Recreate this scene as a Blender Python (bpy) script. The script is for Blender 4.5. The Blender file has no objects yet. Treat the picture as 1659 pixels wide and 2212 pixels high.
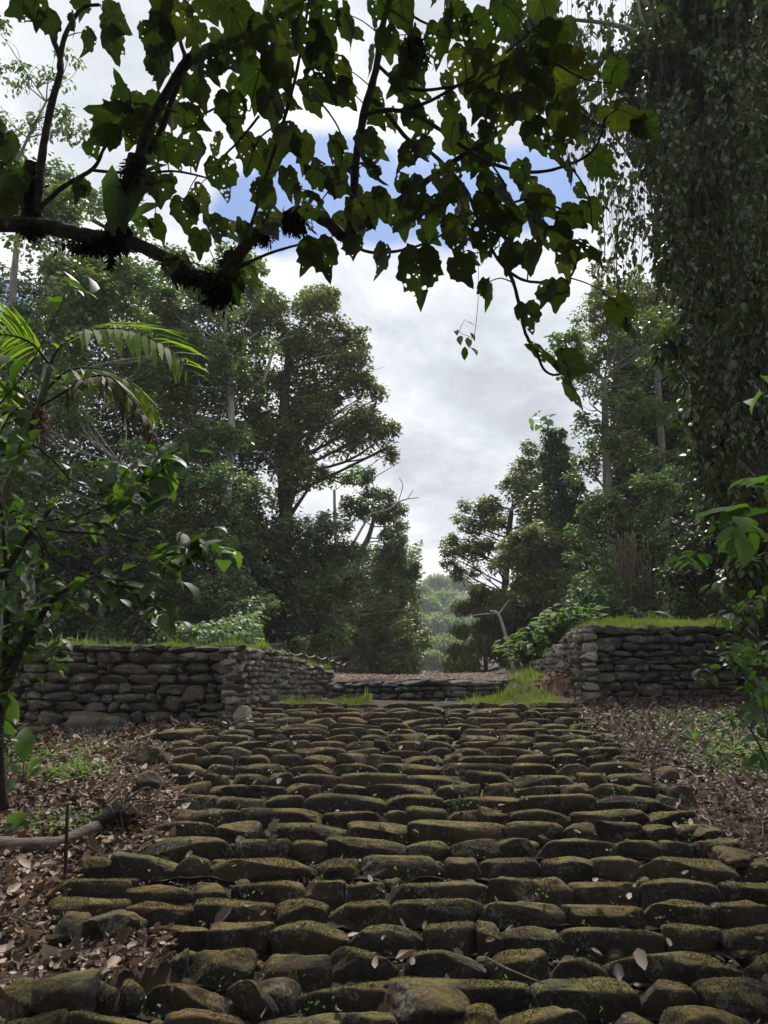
import bpy, math, random
import numpy as np
from mathutils import Vector
R = math.radians
rs = np.random.RandomState(7)
random.seed(7)
sc = bpy.context.scene
COL = sc.collection

# ------------------------------------------------------------------ camera
FPX, CX, CY = 1536.0, 829.5, 1106.0        # focal length and centre in photo units (1659 x 2212)
PITCH = math.atan((1458 - CY) / FPX)       # the photographer tilts the phone up
cam_d = bpy.data.cameras.new("camera")
cam = bpy.data.objects.new("camera", cam_d)
COL.objects.link(cam)
cam_d.sensor_fit = 'VERTICAL'
cam_d.sensor_height = 24.0
cam_d.lens = 24.0 * FPX / 2212.0
cam_d.clip_start = 0.05
cam_d.clip_end = 3000
cam.location = (0, 0, 0)
cam.rotation_euler = (R(90) + PITCH, 0, 0)
sc.camera = cam

# ------------------------------------------------------------------ light
HAZE = .0008
SUN_EL, SUN_AZ = R(60), R(8)               # azimuth to the right of straight ahead (+Y)
sd = Vector((math.sin(SUN_AZ) * math.cos(SUN_EL), math.cos(SUN_AZ) * math.cos(SUN_EL), math.sin(SUN_EL)))
sun_d = bpy.data.lights.new("sun", 'SUN')
sun = bpy.data.objects.new("sun", sun_d)
COL.objects.link(sun)
sun_d.energy = 4.6
sun_d.angle = R(3)
sun_d.color = (1.0, 0.95, 0.88)
sun.rotation_euler = sd.to_track_quat('Z', 'Y').to_euler()

w = bpy.data.worlds.new("World")
sc.world = w
w.use_nodes = True
nt = w.node_tree
for n in list(nt.nodes):
    nt.nodes.remove(n)


def nd(t, kind, **kw):
    n = t.nodes.new(kind)
    for k, v in kw.items():
        if k.startswith('i_'):
            key = k[2:]
            n.inputs[int(key) if key.isdigit() else key].default_value = v
        else:
            setattr(n, k, v)
    return n


def lk(t, a, ao, b, bi):
    t.links.new(a.outputs[ao], b.inputs[bi])


def ramp(t, stops, interp='LINEAR'):
    n = t.nodes.new('ShaderNodeValToRGB')
    n.color_ramp.interpolation = interp
    el = n.color_ramp.elements
    while len(el) < len(stops):
        el.new(0.5)
    for e, (p, c) in zip(el, stops):
        e.position = p
        e.color = (c, c, c, 1) if isinstance(c, (int, float)) else (*c, 1)
    return n


sky = nd(nt, 'ShaderNodeTexSky', sky_type='NISHITA', sun_disc=False)
sky.sun_elevation = SUN_EL
sky.sun_rotation = SUN_AZ
sky.air_density = 1.0
sky.dust_density = 1.0
tc = nd(nt, 'ShaderNodeTexCoord')
sx = nd(nt, 'ShaderNodeSeparateXYZ')
lk(nt, tc, 'Generated', sx, 0)
zz = nd(nt, 'ShaderNodeMath', operation='MAXIMUM', i_1=0.0)
lk(nt, sx, 2, zz, 0)
za = nd(nt, 'ShaderNodeMath', operation='ADD', i_1=0.35)
lk(nt, zz, 0, za, 0)
dv = nd(nt, 'ShaderNodeVectorMath', operation='DIVIDE')
lk(nt, tc, 'Generated', dv, 0)
cb = nd(nt, 'ShaderNodeCombineXYZ')
for i in range(3):
    lk(nt, za, 0, cb, i)
lk(nt, cb, 0, dv, 1)
n1 = nd(nt, 'ShaderNodeTexNoise', i_Scale=4.4, i_Detail=10.0, i_Roughness=0.6, i_Distortion=0.25)
lk(nt, dv, 0, n1, 'Vector')
n2 = nd(nt, 'ShaderNodeTexNoise', i_Scale=1.7, i_Detail=5.0, i_Roughness=0.5)
mp2 = nd(nt, 'ShaderNodeMapping')
mp2.inputs['Location'].default_value = (3.1, 1.7, 0.4)
lk(nt, dv, 0, mp2, 'Vector')
lk(nt, mp2, 0, n2, 'Vector')
ad = nd(nt, 'ShaderNodeMath', operation='MULTIPLY_ADD', i_1=0.55)
lk(nt, n1, 'Fac', ad, 0)
n2s = nd(nt, 'ShaderNodeMath', operation='MULTIPLY', i_1=0.45)
lk(nt, n2, 'Fac', n2s, 0)
lk(nt, n2s, 0, ad, 2)
cloud = ramp(nt, [(0.38, (5.4, 5.7, 6.4)), (0.45, (6.9, 7.3, 7.9)), (0.51, (8.3, 8.6, 9.1)), (0.58, (10.5, 10.5, 10.7))])
lk(nt, ad, 0, cloud, 0)


def dirvec(x, y):
    xx, zz_ = x - CX, CY - y
    v = Vector((xx, FPX * math.cos(PITCH) - zz_ * math.sin(PITCH), FPX * math.sin(PITCH) + zz_ * math.cos(PITCH)))
    return v.normalized()


# openings in the cloud cover where the blue shows
warp = nd(nt, 'ShaderNodeTexNoise', i_Scale=6.0, i_Detail=6.0, i_Roughness=0.6)
lk(nt, tc, 'Generated', warp, 'Vector')
last = None
for (hx, hy, rad, st) in [(600, 460, 0.10, .8), (715, 400, 0.11, .9), (850, 440, 0.10, .8), (985, 430, 0.11, .9), (1120, 410, 0.10, .8), (640, 330, .06, .5), (5, 640, .05, .8), (1400, 860, .05, .7)]:
    d0 = dirvec(hx, hy)
    df = nd(nt, 'ShaderNodeVectorMath', operation='SUBTRACT')
    lk(nt, tc, 'Generated', df, 0)
    df.inputs[1].default_value = d0
    sc_ = nd(nt, 'ShaderNodeVectorMath', operation='MULTIPLY')
    sc_.inputs[1].default_value = (1, 1.6, 1.9)
    lk(nt, df, 0, sc_, 0)
    ln = nd(nt, 'ShaderNodeVectorMath', operation='LENGTH')
    lk(nt, sc_, 0, ln, 0)
    mr = nd(nt, 'ShaderNodeMapRange', i_1=rad * 1.25, i_2=rad * 0.2, i_3=0.0, i_4=st)
    lk(nt, ln, 'Value', mr, 0)
    if last is None:
        last = mr
    else:
        mx = nd(nt, 'ShaderNodeMath', operation='MAXIMUM')
        lk(nt, last, 0, mx, 0)
        lk(nt, mr, 0, mx, 1)
        last = mx
hs = nd(nt, 'ShaderNodeMath', operation='MULTIPLY_ADD', i_1=1.0)
lk(nt, last, 0, hs, 0)
wn = nd(nt, 'ShaderNodeMath', operation='MULTIPLY_ADD', i_1=1.5, i_2=-0.70)
lk(nt, warp, 'Fac', wn, 0)
lk(nt, wn, 0, hs, 2)
gate = nd(nt, 'ShaderNodeMapRange', i_1=0.12, i_2=0.50)
lk(nt, hs, 0, gate, 0)
g2 = nd(nt, 'ShaderNodeMath', operation='MULTIPLY', use_clamp=True)
lk(nt, gate, 0, g2, 0)
g3 = nd(nt, 'ShaderNodeMath', operation='MULTIPLY', i_1=3.0, use_clamp=True)
lk(nt, last, 0, g3, 0)
lk(nt, g3, 0, g2, 1)
g4 = nd(nt, 'ShaderNodeMath', operation='MULTIPLY', i_1=0.95)
lk(nt, g2, 0, g4, 0)
mixs = nd(nt, 'ShaderNodeMix', data_type='RGBA')
lk(nt, g4, 0, mixs, 0)
lk(nt, cloud, 0, mixs, 6)
skb = nd(nt, 'ShaderNodeVectorMath', operation='MULTIPLY')
skb.inputs[1].default_value = (.72, .92, 1.22)
lk(nt, sky, 0, skb, 0)
lk(nt, skb, 0, mixs, 7)
bg = nd(nt, 'ShaderNodeBackground')
bg.inputs['Strength'].default_value = 0.1
lk(nt, mixs, 2, bg, 0)
wo = nd(nt, 'ShaderNodeOutputWorld')
lk(nt, bg, 0, wo, 0)

sc.view_settings.view_transform = 'Standard'
sc.view_settings.look = 'None'
sc.view_settings.exposure = 0.15
sc.view_settings.gamma = 1.0
sc.cycles.use_denoising = True
sc.cycles.volume_bounces = 1
sc.cycles.max_bounces = 8
sc.cycles.diffuse_bounces = 3
sc.cycles.glossy_bounces = 2
sc.cycles.transmission_bounces = 4
sc.cycles.transparent_max_bounces = 10
sc.cycles.sample_clamp_indirect = 6.0


# ------------------------------------------------------------------ helpers
def W(x, y, D):
    """point on the photo's sight line (x, y) at the real forward distance D (metres)"""
    xx, zz_ = x - CX, CY - y
    yy = FPX * math.cos(PITCH) - zz_ * math.sin(PITCH)
    z = FPX * math.sin(PITCH) + zz_ * math.cos(PITCH)
    return np.array((xx * D / yy, D, z * D / yy))


def mpp(D, y=1106):
    """metres per photo unit at forward distance D"""
    zz_ = CY - y
    yy = FPX * math.cos(PITCH) - zz_ * math.sin(PITCH)
    return D / yy


def tag(o, label=None, cat=None, group=None, kind=None):
    if label: o['label'] = label
    if cat: o['category'] = cat
    if group: o['group'] = group
    if kind: o['kind'] = kind
    return o


def empty(name, loc, label=None, cat=None, group=None):
    o = bpy.data.objects.new(name, None)
    o.location = loc
    o.empty_display_size = 0.2
    COL.objects.link(o)
    return tag(o, label, cat, group)


def make(name, V, F, mat, parent=None, smooth=False):
    """V (n,3) world coordinates, F list of index arrays, each (m,k)"""
    V = np.asarray(V, dtype=np.float32).reshape(-1, 3)
    if isinstance(F, np.ndarray): F = [F]
    F = [np.asarray(f, dtype=np.int32) for f in F if len(f)]
    me = bpy.data.meshes.new(name)
    if parent is not None and parent.type == 'EMPTY':
        org = np.array(parent.location)
    elif parent is not None:
        org = np.array(parent.get('_o', (0, 0, 0)))
    else:
        org = V.mean(axis=0) * np.array((1, 1, 0)) + np.array((0, 0, V[:, 2].min()))
    V = V - org.astype(np.float32)
    me.vertices.add(len(V))
    me.vertices.foreach_set('co', V.ravel())
    nl = sum(f.size for f in F)
    npoly = sum(len(f) for f in F)
    me.loops.add(nl)
    me.polygons.add(npoly)
    me.loops.foreach_set('vertex_index', np.concatenate([f.ravel() for f in F]))
    tot = np.concatenate([np.full(len(f), f.shape[1], np.int32) for f in F])
    st = np.concatenate([[0], np.cumsum(tot)[:-1]]).astype(np.int32)
    me.polygons.foreach_set('loop_start', st)
    me.polygons.foreach_set('loop_total', tot)
    if smooth:
        me.polygons.foreach_set('use_smooth', np.ones(npoly, dtype=bool))
    me.update(calc_edges=True)
    me.validate()
    if mat: me.materials.append(mat)
    o = bpy.data.objects.new(name, me)
    COL.objects.link(o)
    if parent is not None:
        o.parent = parent
    else:
        o.location = org
    return o


def unit(a):
    return a / np.maximum(np.linalg.norm(a, axis=-1, keepdims=True), 1e-9)


class Noise:
    def __init__(s, seed, k=14, f=1.0):
        r = np.random.RandomState(seed)
        s.k = unit(r.randn(k, 3)) * f * r.uniform(.5, 1.6, (k, 1))
        s.p = r.uniform(0, 6.28, k)
        s.n = math.sqrt(k) * .5

    def __call__(s, P):
        return np.sin(P @ s.k.T * 3.0 + s.p).sum(-1) / s.n / 2


# ---- leaf templates: columns u (length), w (width), n (lift)
T_DIAM = (np.array([(0, 0, 0), (.45, -.32, .10), (1, 0, -.08), (.45, .32, .10)], float), [np.array([(0, 3, 2), (0, 2, 1)])])
T_OVAL = (np.array([(0, 0, 0), (.35, 0, .02), (.72, 0, -.02), (1, 0, -.14),
                    (.22, -.20, .07), (.52, -.26, .08), (.80, -.15, .0),
                    (.22, .20, .07), (.52, .26, .08), (.80, .15, .0)], float),
          [np.array([(0, 1, 4), (0, 7, 1), (2, 3, 6), (2, 9, 3)]), np.array([(1, 2, 5, 4), (1, 7, 8, 2)]), np.array([(2, 6, 5), (2, 8, 9)])])
T_LANCE = (np.array([(0, 0, 0), (.5, 0, 0), (1, 0, -.25), (.2, -.09, .03), (.6, -.10, .02), (.2, .09, .03), (.6, .10, .02)], float),
           [np.array([(0, 1, 3), (0, 5, 1), (1, 2, 4), (1, 6, 2), (1, 4, 3), (1, 5, 6)])])
T_BLADE = (np.array([(0, -.05, 0), (0, .05, 0), (.6, 0.03, .12), (.6, -.03, .12), (1, 0, .35)], float), [np.array([(0, 1, 2, 3)]), np.array([(3, 2, 4)])])
T_CURL = (np.array([(0, 0, 0), (.5, 0, -.05), (1, 0, .12), (.25, -.27, .12), (.72, -.22, .22), (.25, .25, .16), (.72, .2, .10)], float),
          [np.array([(0, 1, 3), (0, 5, 1), (1, 2, 4), (1, 6, 2), (1, 4, 3), (1, 5, 6)])])


def leaves_arrays(P, A, N, S, tmpl, lift=None):
    P = np.asarray(P, float); A = unit(np.asarray(A, float)); N = unit(np.asarray(N, float))
    Wd = unit(np.cross(N, A)); Nn = np.cross(A, Wd)
    T, Fs = tmpl
    S = np.broadcast_to(np.asarray(S, float).reshape(-1, 1), (len(P), 1))
    L = np.ones((len(P), 1)) if lift is None else lift.reshape(-1, 1)
    V = P[:, None, :] + S[:, :, None] * (T[None, :, 0:1] * A[:, None, :] + T[None, :, 1:2] * Wd[:, None, :] + (T[None, :, 2:3] * L[:, :, None]) * Nn[:, None, :])
    off = (np.arange(len(P)) * len(T))
    F = [(f[None] + off[:, None, None]).reshape(-1, f.shape[1]) for f in Fs]
    return V.reshape(-1, 3), F


class Acc:
    """gathers arrays into one mesh"""
    def __init__(s):
        s.V, s.F, s.n = [], [], 0

    def add(s, V, F):
        V = np.asarray(V).reshape(-1, 3)
        if isinstance(F, np.ndarray): F = [F]
        s.V.append(V)
        for f in F:
            s.F.append(np.asarray(f) + s.n)
        s.n += len(V)
        return s

    def build(s, name, mat, parent=None, smooth=False):
        by = {}
        for f in s.F:
            if len(f): by.setdefault(f.shape[1], []).append(f)
        return make(name, np.concatenate(s.V), [np.concatenate(v) for v in by.values()], mat, parent, smooth)


def spline(pts, rad, step=4):
    pts = np.asarray(pts, float); rad = np.asarray(rad, float)
    if len(pts) < 3:
        t = np.linspace(0, 1, step * 2)[:, None]
        return pts[0] * (1 - t) + pts[-1] * t, rad[0] * (1 - t[:, 0]) + rad[-1] * t[:, 0]
    out, ro = [], []
    n = len(pts)
    for i in range(n - 1):
        p0, p1, p2, p3 = pts[max(i - 1, 0)], pts[i], pts[i + 1], pts[min(i + 2, n - 1)]
        for k in range(step):
            t = k / step
            out.append(.5 * ((2 * p1) + (-p0 + p2) * t + (2 * p0 - 5 * p1 + 4 * p2 - p3) * t * t + (-p0 + 3 * p1 - 3 * p2 + p3) * t ** 3))
            ro.append(rad[i] * (1 - t) + rad[i + 1] * t)
    out.append(pts[-1]); ro.append(rad[-1])
    return np.array(out), np.array(ro)


def tube(pts, rad, ns=8, step=4, rough=.10, seed=0):
    P, Rr = spline(pts, rad, step)
    r = np.random.RandomState(seed + 11)
    T = unit(np.gradient(P, axis=0))
    up = np.array((0, 0, 1.0)) if abs(T[0][2]) < .9 else np.array((1.0, 0, 0))
    X = unit(np.cross(T, up)); Y = np.cross(T, X)
    a = np.linspace(0, 2 * math.pi, ns, endpoint=False)
    rr = Rr[:, None] * (1 + rough * r.uniform(-1, 1, (len(P), ns)))
    V = P[:, None, :] + rr[:, :, None] * (np.cos(a)[None, :, None] * X[:, None, :] + np.sin(a)[None, :, None] * Y[:, None, :])
    n = len(P)
    i = np.arange(n - 1)[:, None]; j = np.arange(ns)[None, :]
    F = np.stack([i * ns + j, i * ns + (j + 1) % ns, (i + 1) * ns + (j + 1) % ns, (i + 1) * ns + j], -1).reshape(-1, 4)
    V = np.concatenate([V.reshape(-1, 3), [P[0], P[-1]]])
    jj = np.arange(ns)
    c0 = np.stack([np.full(ns, n * ns), (jj + 1) % ns, jj], -1)
    c1 = np.stack([np.full(ns, n * ns + 1), (n - 1) * ns + jj, (n - 1) * ns + (jj + 1) % ns], -1)
    return V, [F, np.concatenate([c0, c1])]


def cube_sphere(n):
    V, F = [], []
    t = np.linspace(-1, 1, n + 1)
    t = np.tan(t * math.pi / 4)
    idx = {}
    def vid(p):
        k = tuple(np.round(p, 5))
        if k not in idx:
            idx[k] = len(V); V.append(p)
        return idx[k]
    for ax in range(3):
        for sg in (-1, 1):
            g = np.zeros((n + 1, n + 1), int)
            for i in range(n + 1):
                for j in range(n + 1):
                    p = [0, 0, 0]; p[ax] = sg; p[(ax + 1) % 3] = t[i]; p[(ax + 2) % 3] = t[j]
                    g[i, j] = vid(p)
            for i in range(n):
                for j in range(n):
                    q = [g[i, j], g[i + 1, j], g[i + 1, j + 1], g[i, j + 1]]
                    F.append(q if sg > 0 else q[::-1])
    V = np.array(V, float)
    return V / np.linalg.norm(V, axis=1, keepdims=True), np.array(F)


CS = {n: cube_sphere(n) for n in (4, 6, 8, 16)}


def rock(c, size, seed, n=8, ex=None, rot=0.0, tilt=0.0, disp=1.0, cuts=7, kmin=.74, wob=1.0):
    """one irregular rounded stone, size = (width x, depth y, height z)"""
    r = np.random.RandomState(seed)
    U, F = CS[n]
    ex = ex or r.uniform(2.6, 4.2)
    s = (np.abs(U) ** ex).sum(1) ** (-1 / ex)
    P = U * s[:, None]
    for _ in range(cuts):
        d = unit(r.randn(3)); k = r.uniform(kmin, .98)
        m = np.maximum(P @ d - k, 0)
        P = P - m[:, None] * d * r.uniform(.6, 1.0)
    off = r.uniform(-9, 9, 3)
    P = P * (1 + disp * (.09 * NZ1(U * .7 + off) + .035 * NZ2(U * 1.1 + off) + .016 * NZ3(U * 1.3 + off)))[:, None]
    # uneven top line and taper
    P[:, 2] += wob * (P[:, 0] * r.uniform(-.15, .15) + .08 * np.sin(P[:, 0] * r.uniform(1, 3) + r.uniform(0, 6))) * (P[:, 2] > 0) + .10 * r.uniform(-1, 1) * P[:, 0] ** 2
    P[:, 2] *= 1 + r.uniform(-.12, .12) * P[:, 0]
    P = P * (np.array(size) / 2)
    ct, stt = math.cos(tilt), math.sin(tilt)
    P = np.stack([P[:, 0] * ct - P[:, 2] * stt, P[:, 1], P[:, 0] * stt + P[:, 2] * ct], -1)
    cr, sr = math.cos(rot), math.sin(rot)
    P = np.stack([P[:, 0] * cr - P[:, 1] * sr, P[:, 0] * sr + P[:, 1] * cr, P[:, 2]], -1)
    return P + np.array(c), F


NZ1, NZ2, NZ3 = Noise(1, 14, .9), Noise(2, 14, 2.2), Noise(3, 14, 5.0)


# ------------------------------------------------------------------ materials
def newmat(name):
    m = bpy.data.materials.new(name)
    m.use_nodes = True
    t = m.node_tree
    b = t.nodes['Principled BSDF']
    return m, t, b


def stone_mat(name, dark, light, moss, moss_amt, lichen=.5, up0=.25, up1=.8, warm=(.10, .065, .04)):
    m, t, b = newmat(name)
    g = nd(t, 'ShaderNodeNewGeometry')
    a = nd(t, 'ShaderNodeTexNoise', i_Scale=7.0, i_Detail=8.0, i_Roughness=.65)
    lk(t, g, 'Position', a, 'Vector')
    r1 = ramp(t, [(.3, dark), (.7, light)])
    lk(t, a, 'Fac', r1, 0)
    # per stone tint
    rp = ramp(t, [(0, .65), (1, 1.35)])
    lk(t, g, 'Random Per Island', rp, 0)
    mu = nd(t, 'ShaderNodeMix', data_type='RGBA', blend_type='MULTIPLY', i_0=1.0)
    lk(t, r1, 0, mu, 6); lk(t, rp, 0, mu, 7)
    fc = nd(t, 'ShaderNodeTexNoise', i_Scale=38.0, i_Detail=5.0, i_Roughness=.75)
    lk(t, g, 'Position', fc, 'Vector')
    fr = ramp(t, [(.36, .5), (.64, 1.6)]); lk(t, fc, 'Fac', fr, 0)
    m3 = nd(t, 'ShaderNodeMix', data_type='RGBA', blend_type='MULTIPLY', i_0=1.0)
    lk(t, mu, 2, m3, 6); lk(t, fr, 0, m3, 7)
    mu = m3
    # brown stain
    c = nd(t, 'ShaderNodeTexNoise', i_Scale=2.3, i_Detail=4.0)
    lk(t, g, 'Position', c, 'Vector')
    rc = ramp(t, [(.48, 0.0), (.66, .7)])
    lk(t, c, 'Fac', rc, 0)
    mw = nd(t, 'ShaderNodeMix', data_type='RGBA')
    lk(t, rc, 0, mw, 0); lk(t, mu, 2, mw, 6); mw.inputs[7].default_value = (*warm, 1)
    # lichen specks
    v = nd(t, 'ShaderNodeTexNoise', i_Scale=42.0, i_Detail=3.0, i_Roughness=.7)
    lk(t, g, 'Position', v, 'Vector')
    v2 = nd(t, 'ShaderNodeTexNoise', i_Scale=6.0, i_Detail=2.0)
    lk(t, g, 'Position', v2, 'Vector')
    vm = nd(t, 'ShaderNodeMath', operation='MULTIPLY')
    lk(t, v, 'Fac', vm, 0); lk(t, v2, 'Fac', vm, 1)
    rl = ramp(t, [(.325, 0.0), (.36, lichen)])
    lk(t, vm, 0, rl, 0)
    ml = nd(t, 'ShaderNodeMix', data_type='RGBA')
    lk(t, rl, 0, ml, 0); lk(t, mw, 2, ml, 6); ml.inputs[7].default_value = (.30, .31, .27, 1)
    # moss grows where the stone faces up
    s = nd(t, 'ShaderNodeSeparateXYZ')
    lk(t, g, 'Normal', s, 0)
    mn = nd(t, 'ShaderNodeTexNoise', i_Scale=5.0, i_Detail=6.0, i_Roughness=.7)
    lk(t, g, 'Position', mn, 'Vector')
    sm = nd(t, 'ShaderNodeMath', operation='MULTIPLY_ADD', i_1=2.6, i_2=-1.3)
    lk(t, mn, 'Fac', sm, 0)
    sa = nd(t, 'ShaderNodeMath', operation='ADD')
    lk(t, s, 2, sa, 0); lk(t, sm, 0, sa, 1)
    mr = nd(t, 'ShaderNodeMapRange', i_1=up0, i_2=up1, i_3=0.0, i_4=moss_amt)
    lk(t, sa, 0, mr, 0)
    fn = nd(t, 'ShaderNodeTexNoise', i_Scale=60.0, i_Detail=4.0)
    lk(t, g, 'Position', fn, 'Vector')
    cm = ramp(t, [(.3, tuple(x * .45 for x in moss)), (.7, tuple(x * 1.35 for x in moss))])
    lk(t, fn, 'Fac', cm, 0)
    # moss varies from olive to rusty brown
    c3 = nd(t, 'ShaderNodeTexNoise', i_Scale=1.6, i_Detail=3.0)
    lk(t, g, 'Position', c3, 'Vector')
    r3 = ramp(t, [(.42, 0.0), (.62, .8)])
    lk(t, c3, 'Fac', r3, 0)
    mb = nd(t, 'ShaderNodeMix', data_type='RGBA', blend_type='MULTIPLY')
    lk(t, r3, 0, mb, 0); lk(t, cm, 0, mb, 6); mb.inputs[7].default_value = (1.05, .74, .75, 1)
    mm = nd(t, 'ShaderNodeMix', data_type='RGBA')
    lk(t, mr, 0, mm, 0); lk(t, ml, 2, mm, 6); lk(t, mb, 2, mm, 7)
    lk(t, mm, 2, b, 'Base Color')
    b.inputs['Roughness'].default_value = .92
    b.inputs['Specular IOR Level'].default_value = .25
    h1 = nd(t, 'ShaderNodeTexNoise', i_Scale=22.0, i_Detail=10.0, i_Roughness=.72)
    lk(t, g, 'Position', h1, 'Vector')
    h2 = nd(t, 'ShaderNodeTexVoronoi', i_Scale=16.0)
    h2.feature = 'DISTANCE_TO_EDGE'
    lk(t, g, 'Position', h2, 'Vector')
    bp = nd(t, 'ShaderNodeBump', i_Strength=1.0, i_Distance=.035)
    lk(t, h1, 'Fac', bp, 'Height')
    lk(t, bp, 0, b, 'Normal')
    return m


def leaf_mat(name, cols, trans=.35, rough=.42, spec=.5, holes=0.0, veins=False, tcol=None, hscale=28.0):
    m, t, b = newmat(name)
    g = nd(t, 'ShaderNodeNewGeometry')
    n = len(cols)
    rp = ramp(t, [((i + .5) / n, c) for i, c in enumerate(cols)], 'LINEAR')
    lk(t, g, 'Random Per Island', rp, 0)
    big = nd(t, 'ShaderNodeTexNoise', i_Scale=.9 if not veins else 9.0, i_Detail=4.0)
    lk(t, g, 'Position', big, 'Vector')
    br = ramp(t, [(.35, .72), (.65, 1.25)])
    lk(t, big, 'Fac', br, 0)
    mu = nd(t, 'ShaderNodeMix', data_type='RGBA', blend_type='MULTIPLY', i_0=1.0)
    lk(t, rp, 0, mu, 6); lk(t, br, 0, mu, 7)
    if veins:
        at = nd(t, 'ShaderNodeAttribute', attribute_name='leaf_uv')
        sx_n = nd(t, 'ShaderNodeSeparateXYZ'); lk(t, at, 'Vector', sx_n, 0)
        an = nd(t, 'ShaderNodeMath', operation='ARCTAN2'); lk(t, sx_n, 1, an, 0); lk(t, sx_n, 0, an, 1)
        a5 = nd(t, 'ShaderNodeMath', operation='MULTIPLY', i_1=4.0); lk(t, an, 0, a5, 0)
        si = nd(t, 'ShaderNodeMath', operation='SINE'); lk(t, a5, 0, si, 0)
        ab = nd(t, 'ShaderNodeMath', operation='ABSOLUTE'); lk(t, si, 0, ab, 0)
        ln_ = nd(t, 'ShaderNodeVectorMath', operation='LENGTH'); lk(t, at, 'Vector', ln_, 0)
        pr = nd(t, 'ShaderNodeMath', operation='MULTIPLY'); lk(t, ab, 0, pr, 0); lk(t, ln_, 'Value', pr, 1)
        vr = ramp(t, [(.0, 2.2), (.045, 1.0)]); lk(t, pr, 0, vr, 0)
        m5 = nd(t, 'ShaderNodeMix', data_type='RGBA', blend_type='MULTIPLY', i_0=1.0)
        lk(t, mu, 2, m5, 6); lk(t, vr, 0, m5, 7)
        mu = m5
    lk(t, mu, 2, b, 'Base Color')
    b.inputs['Roughness'].default_value = rough
    b.inputs['Specular IOR Level'].default_value = spec
    tr = nd(t, 'ShaderNodeBsdfTranslucent')
    tm = nd(t, 'ShaderNodeMix', data_type='RGBA', blend_type='MULTIPLY', i_0=1.0)
    lk(t, mu, 2, tm, 6)
    tm.inputs[7].default_value = (*(tcol or (1.7, 1.9, .6)), 1)
    lk(t, tm, 2, tr, 0)
    ms = nd(t, 'ShaderNodeMixShader', i_0=trans)
    lk(t, b, 0, ms, 1); lk(t, tr, 0, ms, 2)
    out = t.nodes['Material Output']
    sh = ms
    if holes:
        v = nd(t, 'ShaderNodeTexVoronoi', i_Scale=hscale)
        wn_ = nd(t, 'ShaderNodeTexNoise', i_Scale=70.0, i_Detail=2.0)
        lk(t, g, 'Position', wn_, 'Vector')
        wm = nd(t, 'ShaderNodeVectorMath', operation='MULTIPLY_ADD')
        wm.inputs[1].default_value = (.016, .016, .016)
        lk(t, wn_, 'Color', wm, 0); lk(t, g, 'Position', wm, 2)
        lk(t, wm, 0, v, 'Vector')
        no = nd(t, 'ShaderNodeTexNoise', i_Scale=9.0, i_Detail=2.0)
        lk(t, g, 'Position', no, 'Vector')
        th = nd(t, 'ShaderNodeMapRange', i_1=.42, i_2=.72, i_3=0.0, i_4=holes)
        lk(t, no, 'Fac', th, 0)
        ri = nd(t, 'ShaderNodeMath', operation='MULTIPLY')
        rr_ = ramp(t, [(.12, 0.25), (.7, 1.0)])
        lk(t, g, 'Random Per Island', rr_, 0)
        lk(t, th, 0, ri, 0); lk(t, rr_, 0, ri, 1)
        ls = nd(t, 'ShaderNodeMath', operation='LESS_THAN')
        lk(t, v, 'Distance', ls, 0); lk(t, ri, 0, ls, 1)
        tp = nd(t, 'ShaderNodeBsdfTransparent')
        m2 = nd(t, 'ShaderNodeMixShader')
        lk(t, ls, 0, m2, 0); lk(t, ms, 0, m2, 1); lk(t, tp, 0, m2, 2)
        sh = m2
    lk(t, sh, 0, out, 0)
    return m


def simple_mat(name, c0, c1, scale=6.0, rough=.9, bump=.5, dist=.02, stretch=None, spec=.3):
    m, t, b = newmat(name)
    g = nd(t, 'ShaderNodeNewGeometry')
    src = g; so = 'Position'
    if stretch:
        mp = nd(t, 'ShaderNodeMapping')
        mp.inputs['Scale'].default_value = stretch
        lk(t, g, 'Position', mp, 'Vector'); src = mp; so = 0
    a = nd(t, 'ShaderNodeTexNoise', i_Scale=scale, i_Detail=8.0, i_Roughness=.7)
    lk(t, src, so, a, 'Vector')
    r1 = ramp(t, [(.32, c0), (.68, c1)])
    lk(t, a, 'Fac', r1, 0)
    lk(t, r1, 0, b, 'Base Color')
    b.inputs['Roughness'].default_value = rough
    b.inputs['Specular IOR Level'].default_value = spec
    bp = nd(t, 'ShaderNodeBump', i_Strength=bump, i_Distance=dist)
    a2 = nd(t, 'ShaderNodeTexNoise', i_Scale=scale * 3, i_Detail=8.0, i_Roughness=.7)
    lk(t, src, so, a2, 'Vector')
    lk(t, a2, 'Fac', bp, 'Height')
    lk(t, bp, 0, b, 'Normal')
    return m


M = {}
M['step'] = stone_mat('mossy_step_stone', (.016, .014, .011), (.045, .039, .030), (.155, .138, .046), 1.0, .4, .62, 1.12)
M['wall'] = stone_mat('shaded_wall_stone', (.034, .030, .025), (.125, .112, .092), (.085, .09, .03), .55, .75, .45, 1.0, (.07, .058, .045))  # front-face shade is put into the colour: darker than the side faces
M['wall_lit'] = stone_mat('lit_wall_stone', (.15, .14, .12), (.34, .32, .28), (.12, .115, .05), .5, .8, .45, 1.0, (.15, .125, .095))  # side-face stone lightened in colour so the face reads as lit
M['terrace'] = stone_mat('grey_terrace_stone', (.05, .05, .05), (.17, .17, .168), (.08, .075, .045), .35, .5, .5, 1.1, (.09, .075, .06))
M['soil'] = simple_mat('leaf_soil', (.022, .015, .010), (.085, .058, .040), 5.0, .95, .9, .04)
M['tread'] = simple_mat('dark_tread_soil', (.012, .010, .008), (.05, .040, .031), 16.0, .95, 1.0, .03)
M['farsoil'] = simple_mat('brown_gravel', (.05, .036, .028), (.17, .125, .10), 9.0, .95, .9, .03)
M['mound'] = simple_mat('red_earth', (.055, .03, .02), (.17, .095, .065), 9.0, .95, .9, .03)
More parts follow.
